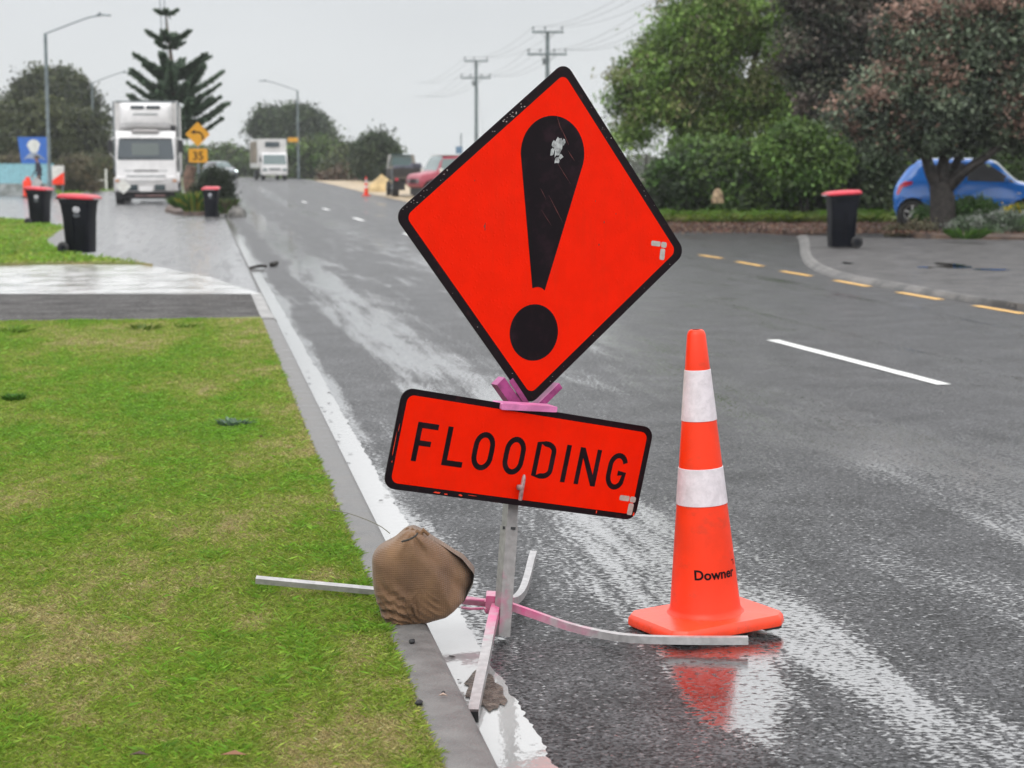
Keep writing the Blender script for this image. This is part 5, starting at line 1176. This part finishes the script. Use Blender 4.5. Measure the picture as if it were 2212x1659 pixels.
# dark tall tree behind, and the tree with reddish tips
Yd = 47.5; o = D(1860, 450, Yd); o.z = .12
bl = vb([(1830, 60, 100, 90), (1760, 120, 75, 90), (1900, 110, 90, 90), (1820, 220, 90, 80), (1930, 20, 90, 60), (1770, -30, 90, 80), (1900, 260, 70, 70), (2080, 0, 90, 50, 1), (2180, 20, 70, 60, 1)], Yd)
tree('dark_tree', 'tall dark purple-green tree between the light green tree and the red-tipped tree', 'tree', o, bl, 80000, .15, .07, [(.055, .065, .042), (.10, .085, .068), (.026, .03, .025), (.15, .12, .105), (.085, .11, .07)], 31, [([o, o+Vector((0, 0, 2)), o+Vector((.2, 0, 5))], .25, .08), ([o+Vector((0, 0, 1.5)), D(1780, 200, Yd), D(1760, 90, Yd)], .14, .04)], sig=.22, clumps=60, shell=.5, cvar=.42)
Yp = 38.5; o = D(2037, 492, Yp); o.z = .12; pxs = lambda x, y, d=0: D(x, y, Yp+d)
bl = vb([(2000, 150, 90, 70), (1920, 215, 85, 70), (1870, 250, 62, 48), (2080, 110, 100, 70), (2170, 130, 90, 90), (2060, 210, 100, 80), (2170, 240, 90, 70), (1980, 280, 80, 44), (2260, 180, 90, 110), (1990, 75, 80, 55), (2085, 30, 105, 60), (2190, 5, 110, 70), (2110, 60, 80, 40), (2200, 60, 80, 44), (1900, 290, 52, 36), (2080, 285, 70, 34), (2280, 300, 60, 50)], Yp, .9)
pth = [([o, pxs(2036, 440), pxs(2032, 395)], .30, .23), ([pxs(2034, 420), pxs(2008, 365), pxs(1996, 310), pxs(1985, 240)], .17, .07), ([pxs(2036, 400), pxs(2038, 350), pxs(2050, 290), pxs(2052, 220)], .15, .06), ([pxs(2040, 405), pxs(2066, 352, .4), pxs(2078, 310, .4), pxs(2086, 230, .4)], .12, .05),
       ([pxs(2044, 412), pxs(2082, 372, -.3), pxs(2120, 346, -.3), pxs(2160, 318, -.3), pxs(2230, 290, -.3)], .13, .06), ([o+Vector((-.26, 0, -.05)), o+Vector((-.12, 0, .15)), pxs(2032, 450)], .12, .16), ([o+Vector((.30, 0, -.05)), o+Vector((.14, 0, .15)), pxs(2040, 450)], .12, .16)]
tree('red_tipped_tree', 'spreading dark many-limbed tree with rusty red leaf tips in front of the blue hatchback', 'tree', o, bl, 165000, .125, .062, [(.085, .115, .07), (.05, .07, .046), (.13, .17, .11), (.03, .04, .03), (.18, .22, .15)], 32, pth, sig=.19, clumps=58, shell=.5, cvar=.40, tip=((.24, .155, .12), .55))
# green growth far behind the car so sky shows only in chinks
o = D(2090, 440, 62); o.z = .1
tree('hedge_behind_car', 'dull green hedge glimpsed behind the blue hatchback roof', 'hedge', o, vb([(1950, 360, 70, 60), (2040, 345, 60, 34), (2140, 350, 60, 40), (2230, 330, 60, 60), (2050, 400, 90, 50)], 62), 26000, .2, .1, GR+DKG[:1], 33, [([o, o+Vector((0, 0, 1.2))], .06, .03)], sig=.3, clumps=26)
# low plants round the tree foot and along the hedge
def tuft(name, label, c, n, h, spread, pal, seed, w=.02, cat='plant', group=None):
    g = np.random.default_rng(seed); a = g.uniform(0, 6.283, n); r = spread*np.sqrt(g.random(n)); P = np.stack([np.cos(a)*r*.6, np.sin(a)*r*.6, np.zeros(n)], 1)
    out = np.stack([np.cos(a), np.sin(a), np.zeros(n)], 1)*(spread*g.uniform(.1, .8, (n, 1))); hh = h*g.uniform(.5, 1.1, (n, 1)); side = np.stack([-np.sin(a), np.cos(a), np.zeros(n)], 1)*w/2
    mid = P+out*.4+np.array([0, 0, 1])*hh*.65; tip = P+out+np.array([0, 0, 1])*hh
    V = np.stack([P-side, P+side, mid+side, tip, mid-side], 1).reshape(-1, 3); F = np.arange(5*n).reshape(-1, 5); pal = np.array(pal); c_ = pal[g.integers(0, len(pal), n)]*np.exp(g.normal(0, .25, (n, 1)))
    o = fastmesh(name, V, F, np.repeat(c_, 5, 0), M['leaf']); o.location = c; return tag(o, label, cat, group)
BG = [(.07, .17, .02), (.05, .12, .02), (.11, .2, .04)]
p = G(1700, 452, .14); tuft('grass_fringe', 'long green grass fringe growing at the foot of the hedge bushes', (D(1640, 466, 44.5).x, 44.2, .12), 10, .2, .3, BG, 1)
for k, (x, y, h, s, lb, pal) in enumerate(((1916, 470, .50, .30, 'spiky bright green clump with a yellow leaf left of the blue car', BG+[(.4, .35, .03)]), (1862, 476, .30, .40, 'low green weeds just right of the right-hand bin', BG), (1538, 466, .55, .5, 'tall green grass clump in front of the tan boulder', BG), (2088, 516, .34, .42, 'bright green grassy tuft at the front edge of the garden bed', BG))):
    p = G(x, y, .13); tuft('garden_tuft', lb, p, 260 if k < 3 else 160, h if k < 3 else .2, s, pal, 50+k, .03 if k < 3 else .016)
for k, (lb, e, Y, pal, sd, n) in enumerate((('dark green rounded mound plant in front of the blue car door', [(2104, 452, 46, 22), (2070, 462, 22, 18)], 38.7, [(.03, .075, .018), (.05, .11, .02)], 61, 9000), ('silvery grey-green spreading plant with small white flowers in the garden bed', [(2130, 488, 70, 20), (2085, 492, 40, 18), (2180, 484, 40, 24)], 37.3, [(.07, .10, .06), (.10, .14, .085), (.05, .085, .04), (.35, .36, .34)], 62, 12000), ('small green mound plant at the blue car rear wheel', [(2003, 466, 16, 12)], 38.9, [(.04, .10, .02), (.06, .13, .03)], 63, 4000), ('yellow-flowered plant at the right frame edge', [(2198, 468, 26, 20)], 37.9, [(.07, .13, .03), (.09, .15, .03), (.5, .36, .02)], 64, 5000), ('green strap-leaved plant right of the gnarled trunk at the frame edge', [(2240, 495, 30, 24)], 37, BG, 65, 3000), ('dry brown leafy patch at the foot of the gnarled trunk', [(1985, 494, 26, 7), (1940, 499, 22, 4)], 37.8, [(.10, .11, .06), (.16, .14, .08), (.08, .06, .04)], 66, 3000))):
    o = D(e[0][0], e[0][1]+e[0][3], Y); t = thing('garden_plant', lb, 'plant', o); crown('foliage', t, vb(e, Y, .9), n, .085, .035, pal, sd, org=o, sig=.09, clumps=50, shell=.3, cvar=.25)
    obj('stem', B().tube([(0, 0, -.05), (.02, 0, .15)], .012, 5), M['bark'], t)
# left background: two big dark trees, scrub and flax
OLV = [(.052, .070, .028), (.072, .088, .036), (.036, .046, .022), (.085, .095, .045)]
o = D(110, 400, 150); o.z = hgt(150)
tree('domed_dark_tree', 'domed dark tree rising behind the wider tree at the far left', 'tree', o, vb([(110, 225, 85, 62), (70, 255, 60, 50), (160, 250, 60, 55), (115, 185, 60, 34), (40, 250, 26, 26)], 150), 34000, .42, .22, OLV, 71, [([o, o+Vector((0, 0, 4))], .4, .2)], sig=.55, clumps=60, cvar=.28)
o = D(100, 400, 126); o.z = hgt(126)
tree('wide_dark_tree', 'wide olive-dark tree mass behind the blue signboard at the far left', 'tree', o, vb([(60, 300, 110, 74), (170, 310, 74, 66), (-30, 310, 90, 80), (120, 350, 120, 40), (215, 345, 32, 46), (100, 262, 70, 40), (20, 260, 50, 36)], 126), 46000, .36, .2, OLV+[(.065, .075, .026)], 72, [([o, o+Vector((.3, 0, 3))], .35, .15), ([o+Vector((-3, 0, 0)), o+Vector((-2.6, 0, 3))], .3, .15)], sig=.45, clumps=60, cvar=.3)
BRN = [(.11, .085, .05), (.085, .09, .045), (.14, .12, .075), (.06, .06, .03)]
o = D(165, 425, 97); o.z = hgt(97)
tree('brown_scrub_bush', 'brown half dead scrub bush right of the near lamp post', 'bush', o, vb([(165, 375, 32, 36), (145, 385, 22, 30), (190, 388, 24, 26)], 97), 12000, .2, .05, BRN, 73, [([o, o+Vector((0, 0, 1))], .08, .04)], sig=.22, droop=.5, clumps=30)
for k, (x, y, rx, ry, Y, lb) in enumerate(((185, 362, 62, 20, 112, 'pale green rough scrub strip behind the brown bush'), (25, 365, 40, 26, 106, 'straw-coloured scrub behind the pale blue fence'), (225, 368, 26, 30, 108, 'green scrub bush touching the left side of the large truck'))):
    o = D(x, 400, Y); o.z = hgt(Y); tree('scrub_bush', lb, 'bush', o, vb([(x, y, rx, ry), (x+rx*.4, y+6, rx*.6, ry*.9), (x-rx*.5, y+8, rx*.5, ry*.8)], Y), 11000, .24, .07, (BRN+OLV+[(.09, .12, .045)]) if k != 1 else BRN+[(.2, .17, .1)], 74+k, [([o, o+Vector((0, 0, 1))], .06, .03)], sig=.28, clumps=30, group='scrub on the left')
# whorled pine
pine = thing('whorled_pine', 'young tiered pine with upswept whorled branches behind the large truck', 'tree'); Yn = 88
po = D(384, 400, Yn); po.z = hgt(Yn); pine.location = po
tz = lambda y: D(380, y, Yn).z-po.z; kx_ = Yn/FV
tpos = [Vector((0, 0, -.1)), Vector((0, 0, tz(250))), Vector(((378-384)*kx_, 0, tz(150))), Vector(((371-384)*kx_, 0, tz(80))), Vector(((366-384)*kx_, 0, tz(18)))]
obj('trunk', B().tube(cr_spline(tpos, 5), [.19-.175*i/20 for i in range(21)], 10), M['barkpale'], pine, 60)
g = np.random.default_rng(77); PV, CCn = [], []; bb2 = B()
for y, rp_, nb, dip in ((32, 25, 6, .0), (88, 50, 6, .05), (104, 34, 5, .1), (150, 88, 6, .25), (166, 74, 6, .25), (192, 108, 7, .3), (215, 96, 6, .3), (243, 108, 7, .35), (262, 112, 7, .35), (290, 100, 7, .3)):
    cx_ = np.interp(y, [18, 80, 150, 250], [366, 371, 378, 384]); c = Vector(((cx_-384)*kx_, 0, tz(y))); a0 = g.random()*6.28
    for k in range(nb):
        a = a0+6.283*k/nb+g.normal(0, .12); Lb = rp_*kx_*g.uniform(.82, 1.08); rise = Lb*(.36-.1*dip)
        pts = [c+Vector((math.cos(a)*Lb*t, math.sin(a)*Lb*t, rise*(t**1.7)-Lb*dip*.35*math.sin(math.pi*min(1, t*1.1))*.8)) for t in (0, .2, .4, .6, .8, 1)]; P = cr_spline(pts, 4); bb2.tube(P, [.035-.028*i/20 for i in range(21)], 5)
        nn = int(170+900*Lb/2.4); t = g.random(nn)**.8*.92+.08; Pn = np.array(P); ii = np.clip((t*20).astype(int), 0, 19); base_ = Pn[ii]+(Pn[ii+1]-Pn[ii])*(t*20-ii)[:, None]
        dirv = unit(Pn[ii+1]-Pn[ii]); sd = np.stack([-np.sin(np.full(nn, a)), np.cos(np.full(nn, a)), np.zeros(nn)], 1)*g.choice([-1, 1], (nn, 1)); fl = (.17+.36*np.minimum(1, 1.25-t)*min(1, Lb/1.6))[:, None]*g.uniform(.6, 1.1, (nn, 1))
        dr2 = unit(dirv*.8+sd*.75+g.normal(0, .25, (nn, 3))+np.array([0, 0, .12])); wv_ = unit(np.cross(dr2, g.normal(size=(nn, 3))))*.04
        PV.append(np.stack([base_-wv_*.6, base_+dr2*fl*.5+wv_, base_+dr2*fl, base_+dr2*fl*.5-wv_], 1).reshape(-1, 3)); CCn.append(np.repeat(np.array([[.085, .135, .08]])*np.exp(g.normal(0, .35, (nn, 1))), 4, 0))
obj('branches', bb2, M['bark'], pine, 60)
V = np.concatenate(PV); fastmesh('needles', V, np.arange(len(V)).reshape(-1, 4), np.concatenate(CCn), M['leaf'], pine)
# planting on the island
o = D(466, 440, 62); o.z = .1
tree('dark_shrub', 'dense dark shrub on the planted island behind a red-lidded bin', 'shrub', o, vb([(462, 400, 32, 36), (440, 420, 26, 26), (484, 420, 18, 28)], 62), 16000, .12, .045, [(.02, .034, .016), (.03, .045, .018), (.014, .022, .012)], 81, [([o, o+Vector((0, 0, .8))], .06, .03)], sig=.14, clumps=50, cvar=.35)
for k, (x, y, h, s, lb, pal) in enumerate(((420, 458, .62, .50, 'long bright green grass clump with yellow blades left of the island bin', BG+[(.35, .32, .04)]), (398, 450, .40, .5, 'low green grass clump at the left point of the island', BG), (488, 462, .45, .35, 'brownish green plant tuft right of the island bin', BRN+BG))):
    p = G(x, y, .08); tuft('island_grass', lb, p, 420, h, s, pal, 90+k, .035)
tb = thing('bare_stump', 'reddish brown bare trunk beside the yellow bend sign post', 'trunk'); p = D(412, 436, 66); tb.location = (p.x, 66, .05)
obj('trunk', B().tube(cr_spline([Vector((0, 0, -.1)), Vector((.03, 0, .5)), Vector((-.05, 0, 1.0)), Vector((.06, 0, 1.45))], 4), [.27-.09*i/12 for i in range(13)], 12), mat('reddish_bark', (.11, .065, .045), .8, var=.45, scale=8, bump=.8, bscale=14), tb, 60)
# far line of trees and hedges closing the road
far = [('far_dark_tree', 'flat-topped dark tree far behind the small box truck', [(640, 268, 66, 30), (585, 262, 36, 24), (675, 290, 40, 26), (610, 300, 60, 34), (560, 275, 16, 14), (640, 250, 40, 18), (706, 300, 12, 14)], 205, DKG, 101, 24000),
       ('roadside_bush', 'long green roadside bush right of the small box truck', [(665, 345, 40, 40), (710, 340, 46, 36), (640, 360, 24, 34), (740, 350, 40, 36)], 172, GR+OLV, 102, 18000),
       ('roadside_bush', 'pale olive bush between the long green bush and the round dark one', [(758, 352, 36, 34), (790, 365, 30, 26), (728, 372, 30, 20)], 158, OLV+[(.10, .12, .05)], 103, 12000),
       ('round_dark_bush', 'round dark bush left of the flatbed truck', [(815, 335, 38, 40), (795, 345, 26, 36), (835, 350, 26, 34), (812, 310, 24, 18)], 134, DKG+[(.04, .055, .025)], 104, 18000),
       ('low_brown_scrub', 'low reddish brown scrub in front of the far bushes', [(760, 384, 40, 8), (720, 386, 24, 6), (800, 384, 30, 8)], 142, [(.13, .07, .05), (.10, .075, .045)], 105, 6000),
       ('far_hedge', 'long low green hedge across the far bend behind the silver car', [(440, 355, 50, 34), (500, 352, 44, 28), (545, 355, 30, 30), (400, 350, 40, 36), (480, 345, 20, 26)], 215, GR+OLV, 106, 18000),
       ('far_hedge', 'pale far hedge seen through the gap right of the diamond sign', [(1395, 408, 40, 10), (1350, 405, 50, 10), (1440, 408, 40, 10)], 120, OLV+[(.16, .15, .08)], 107, 8000)]
for nm, lb, e, Y, pal, sd, n in far:
    o = D(e[0][0], 395, Y); o.z = hgt(Y); s = Y/130; tree(nm, lb, 'tree' if 'tree' in nm else 'bush', o, vb(e, Y), n, .34*s, .17*s, pal, sd, [([o, o+Vector((0, 0, 2))], .2, .08)], sig=.38*s, clumps=46, cvar=.3, shell=.3)
g = np.random.default_rng(5); n = 26000; X = g.uniform(-220, 220, n); P = np.stack([X, 300+g.uniform(-6, 6, n), .3+g.random(n)*(1.6+1.2*np.sin(X*.11)+.8*np.sin(X*.37))], 1); pal = np.array(OLV)
V, F, c = leaves(P, pal[g.integers(0, 4, n)], 1.1, .6, g); tag(fastmesh('distant_scrub', V, F, c, M['leaf']), 'far low line of scrub along the horizon', None, None, 'stuff')
# ------------------------------------------------------------------ lawn
def vnoise(x, y, seed, s):
    g = np.random.default_rng(seed); T_ = g.random((64, 64)); x, y = x/s+100, y/s+100; i, j = np.floor(x).astype(int), np.floor(y).astype(int); u, v = x-i, y-j; u, v = u*u*(3-2*u), v*v*(3-2*v)
    f = lambda a, b: T_[a % 64, b % 64]; return (f(i, j)*(1-u)+f(i+1, j)*u)*(1-v)+(f(i, j+1)*(1-u)+f(i+1, j+1)*u)*v
def blades(n, X, Y, Z, hmin, hmax, w0, seed, lush=0):
    g = np.random.default_rng(seed)
    pt = .36*vnoise(X*.9, Y*.34, seed+1, .42)+.34*vnoise(X*.8, Y*.34, seed+2, .16)+.30*vnoise(X, Y*.5, seed+3, .055)
    nearS = .03+np.clip((5.6-Y)/1.6, 0, 1)*.045+np.clip(1-(edge(Y)-X)/.5, 0, 1)*.08+np.clip((Y-11)/5, 0, 1)*.02
    q = pt+nearS-lush+g.normal(0, .12, n)
    straw = np.clip((q-.505)/.27, 0, 1)[:, None]; deep = np.clip((.44-q)/.2, 0, 1)[:, None]
    gr = np.array([[.225, .31, .04]])*(1-deep)+np.array([[.15, .305, .028]])*deep
    stc = np.array([[.42, .345, .16]])*np.where(g.random((n, 1)) < .35, .8, 1.1); ol = np.array([[.29, .33, .07]])
    c = gr*(1-straw)+(ol*(1-straw)+stc*straw)*straw; c = c*np.exp(g.normal(0, .26, (n, 1)))
    a = g.uniform(0, 6.283, n); k = 1+np.maximum(0, Y-4)*.14; wd = w0*k*g.uniform(.6, 1.3, n); h = (hmin+(hmax-hmin)*g.random(n)**1.5)*(1-.35*straw[:, 0])*(1+.5*deep[:, 0])
    ln = g.normal(0, 1.1, (n, 2))*h[:, None]; dx, dy = np.cos(a)*wd/2, np.sin(a)*wd/2
    P0 = np.stack([X-dx, Y-dy, Z], 1); P1 = np.stack([X+dx, Y+dy, Z], 1); P2 = np.stack([X+ln[:, 0]*.45+dx*.7, Y+ln[:, 1]*.45+dy*.7, Z+h*.75], 1); P3 = np.stack([X+ln[:, 0], Y+ln[:, 1], Z+h], 1)
    V = np.stack([P0, P1, P2, P3], 1).reshape(-1, 3); return V, np.arange(4*n).reshape(-1, 4), np.repeat(np.clip(c, .004, .6), 4, 0)
g = np.random.default_rng(3); n = 1300000; t = g.random(n); Yy = 1/((1/3.3)*(1-t)+(1/15.9)*t); Yy = 3.3*(15.9/3.3)**(t**1.12)
lf = -.30*Yy-.7; Xx = lf+(edge(Yy)-lf)*g.random(n)**.92
ok = Yy < 15.93-.16*np.clip(-Xx-2.2, 0, 9)*.9+.0
Xx, Yy = Xx[ok], Yy[ok]; Xx = Xx+g.normal(0, .006, len(Xx)); n = len(Xx)
V, F, c = blades(n, Xx, Yy, np.full(n, .097), .004, .0165, .0019, 47)
tag(fastmesh('grass', V, F, c, M['grassblade']), 'patchy green and straw-coloured mown grass on the near lawn', None, None, 'stuff')
n = 90000; Yb = g.uniform(24.4, 44, n); xl = np.interp(Yb, [24.4, 27.3, 31, 36, 39, 45], [-5.1, -6.1, -7.6, -8.8, -9.6, -12.4]); Xb = xl-g.random(n)**1.2*6
poly = [(p.x, p.y) for p in l2w]+[(l2w[-1].x-6, l2w[-1].y), (l2w[0].x-5, l2w[0].y)]
def inside(x, y, pl):
    r = np.zeros(len(x), bool); j = len(pl)-1
    for i in range(len(pl)):
        (xi, yi), (xj, yj) = pl[i], pl[j]; r ^= ((yi > y) != (yj > y)) & (x < (xj-xi)*(y-yi)/(yj-yi+1e-12)+xi); j = i
    return r
n = 150000; Xb = g.uniform(-17, -3.5, n); Yb = g.uniform(24, 50, n); ok = inside(Xb, Yb, poly); Xb, Yb = Xb[ok], Yb[ok]; n = len(Xb)
V, F, c = blades(n, Xb, Yb, np.full(n, .059), .02, .06, .006, 60, .05); tag(fastmesh('grass', V, F, c, M['grassblade']), 'green mown grass on the far lawn corner under the bins', None, None, 'stuff')
vp = [(p.x, p.y) for p in vg]; xs_ = [p[0] for p in vp]; yv_ = [p[1] for p in vp]; n = 60000; Xb = g.uniform(min(xs_), max(xs_), n); Yb = g.uniform(min(yv_), max(yv_), n); ok = inside(Xb, Yb, vp); Xb, Yb = Xb[ok], Yb[ok]; n = len(Xb)
V, F, c = blades(n, Xb, Yb, np.full(n, .09), .05, .16, .006, 61, .2); tag(fastmesh('grass', V, F, c, M['grassblade']), 'bright green verge grass left of the parked truck', None, None, 'stuff')
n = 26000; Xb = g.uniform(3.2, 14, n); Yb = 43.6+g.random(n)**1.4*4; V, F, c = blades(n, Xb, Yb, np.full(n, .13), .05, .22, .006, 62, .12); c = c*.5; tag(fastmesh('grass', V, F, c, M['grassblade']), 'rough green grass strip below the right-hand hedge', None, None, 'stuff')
# dead leaves under the hedge
n = 9000; Xb = g.uniform(2.6, 15, n); Yb = 36.5+g.random(n)*7.5; P = np.stack([Xb, Yb, .118+g.random(n)*.03], 1); pal = np.array([(.10, .04, .03), (.12, .06, .04), (.05, .028, .022), (.17, .11, .07)])
V, F, c = leaves(P, pal[g.integers(0, 4, n)]*np.exp(g.normal(0, .3, (n, 1))), .07, .045, g, flat=2); tag(fastmesh('leaf_litter', V, F, c, M['leaf']), 'brown fallen leaves scattered between hedge and pavement', None, None, 'stuff')
# weeds standing out of the mown grass
for k, (x, y, h, s, lb, pal, nn) in enumerate(((30, 866, .04, .07, 'dark green clump of grass on the lawn at the left edge', [(.06, .16, .02), (.08, .19, .025)], 200), (505, 920, .035, .10, 'bluish green flat weed rosette on the lawn near the kerb', [(.075, .13, .075), (.10, .16, .10)], 60), (312, 712, .05, .16, 'dark olive weed patch at the far edge of the near lawn', [(.14, .21, .035), (.12, .19, .03)], 50), (25, 718, .05, .2, 'green weed patch at the far left corner of the near lawn', [(.13, .24, .03)], 50), (400, 708, .04, .1, 'small weed beside the footpath edge of the lawn', [(.13, .22, .03)], 40))):
    p = G(x, y, .10); tuft('lawn_weed', lb, p, nn, h, s, pal, 120+k, .008 if k != 1 else .02, 'weed', 'weeds in the near lawn')
for k, (x, y, s, colr, lb) in enumerate(((563, 1953/1659*0+948, .018, (.10, .045, .02), 'brown curled dead leaf lying on the lawn'), (1160, 1350, .012, (.45, .33, .27), 'pale pink scrap lying on the kerb edge by the lawn'), (505, 1640, .03, (.20, .09, .045), 'rusty brown dead leaf at the bottom of the lawn'), (300, 1640, .022, (.055, .03, .02), 'dark brown dead leaf at the lower left of the lawn'))):
    if k == 1: x, y = 820+(1165-960)*.0+137, 1500
    p = G(x, y, .115); b = B(); b.v = [(-s, 0, 0), (0, s*.5, .006), (s, 0, 0), (0, -s*.5, .006)]; b.f = [(0, 1, 2, 3)]; o = obj('dead_leaf', b, mat('leaf_%d' % k, colr, .7)); o.location = (p.x, p.y, .125 if k != 1 else .112); tag(o, lb, 'leaf')
# ------------------------------------------------------------------ air, sky, sun, camera
HAZE = .00045
if HAZE:
    m = bpy.data.materials.new('haze'); m.use_nodes = True; t = m.node_tree; t.nodes.remove(t.nodes['Principled BSDF'])
    pv_ = t.nodes.new('ShaderNodeVolumePrincipled'); pv_.inputs['Color'].default_value = (.86, .88, .9, 1); pv_.inputs['Density'].default_value = HAZE; pv_.inputs['Anisotropy'].default_value = .2
    t.links.new(pv_.outputs[0], t.nodes['Material Output'].inputs['Volume'])
    o = obj('haze', B().box((0, 345, 10.5), (1100, 760, 23.5)), m); tag(o, 'thin rainy haze filling the air', None, None, 'stuff')
w = bpy.data.worlds.new('World'); sc.world = w; w.use_nodes = True; t = w.node_tree; bg = t.nodes['Background']; N = lambda ty, **k: mknode(t, ty, k); L = t.links.new
EL, AZ = R(48), R(200)
sky = N('TexSky', sky_type='NISHITA', sun_disc=False, sun_elevation=EL, sun_rotation=AZ, air_density=1.0, dust_density=6.0, ozone_density=1.0)
tc = N('TexCoord'); sp = N('SeparateXYZ'); L(tc.outputs['Generated'], sp.inputs[0])
rp = N('ValToRGB'); e = rp.color_ramp.elements; e[0].position = 0; e[0].color = (.745, .775, .785, 1); e[1].position = 1; e[1].color = (1, 1, 1, 1)
SC = 24.0
def stop(pos, c):
    q = rp.color_ramp.elements.new(pos); q.color = (c[0], c[1], c[2], 1)
e[0].color = tuple(x*10/SC for x in (.84, .87, .875))+(1,); 
for pos, c in ((.05, (.825, .855, .87)), (.10, (.76, .79, .815)), (.145, (1.15, 1.17, 1.19)), (.22, (1.5, 1.52, 1.54)), (.45, (1.8, 1.82, 1.85))): stop(pos, [x*10/SC for x in c])
rp.color_ramp.elements[-1].color = tuple(x*10/SC for x in (2.0, 2.02, 2.06))+(1,)
L(sp.outputs['Z'], rp.inputs[0])
mul = N('Mix', data_type='RGBA', blend_type='MULTIPLY', i_0=1.0); L(rp.outputs[0], mul.inputs[6]); mul.inputs[7].default_value = (SC, SC, SC, 1)
cl = N('TexNoise', i_Scale=2.2, i_Detail=5.0); mpn = N('Mapping'); mpn.inputs['Scale'].default_value = (1, 1, 3); L(tc.outputs['Generated'], mpn.inputs[0]); L(mpn.outputs[0], cl.inputs[0])
cm = N('MapRange', i_3=.93, i_4=1.07); cm.inputs[1].default_value = .3; cm.inputs[2].default_value = .7; L(cl.outputs['Fac'], cm.inputs[0])
m2 = N('Mix', data_type='RGBA', blend_type='MULTIPLY', i_0=1.0); L(mul.outputs[2], m2.inputs[6]); L(cm.outputs[0], m2.inputs[7])
hs = N('HueSaturation', i_Saturation=.15, i_Value=1.0); L(sky.outputs[0], hs.inputs['Color'])
mx = N('Mix', data_type='RGBA', i_0=.93); L(hs.outputs[0], mx.inputs[6]); L(m2.outputs[2], mx.inputs[7]); L(mx.outputs[2], bg.inputs[0]); bg.inputs[1].default_value = .1
sl = bpy.data.lights.new('sun', 'SUN'); sl.energy = 1.1; sl.angle = R(40); sl.color = (1, .97, .93); so = bpy.data.objects.new('sun', sl); COL.objects.link(so)
sd_ = Vector((math.cos(EL)*math.sin(AZ), math.cos(EL)*math.cos(AZ), math.sin(EL))); so.rotation_euler = sd_.to_track_quat('Z', 'Y').to_euler(); so.location = (0, 0, 30)
cam = bpy.data.cameras.new('camera'); co = bpy.data.objects.new('camera', cam); COL.objects.link(co); co.location = (0, 0, H); co.rotation_euler = (math.pi/2-T, 0, 0)
cam.sensor_width = 36; cam.lens = 36*FV/2212; cam.clip_end = 3000; cam.clip_start = .05
cam.dof.use_dof = True; cam.dof.focus_distance = 5.5; cam.dof.aperture_fstop = 5.6
sc.camera = co
sc.view_settings.view_transform = 'Standard'; sc.view_settings.look = 'None'; sc.view_settings.exposure = 0; sc.view_settings.gamma = 1
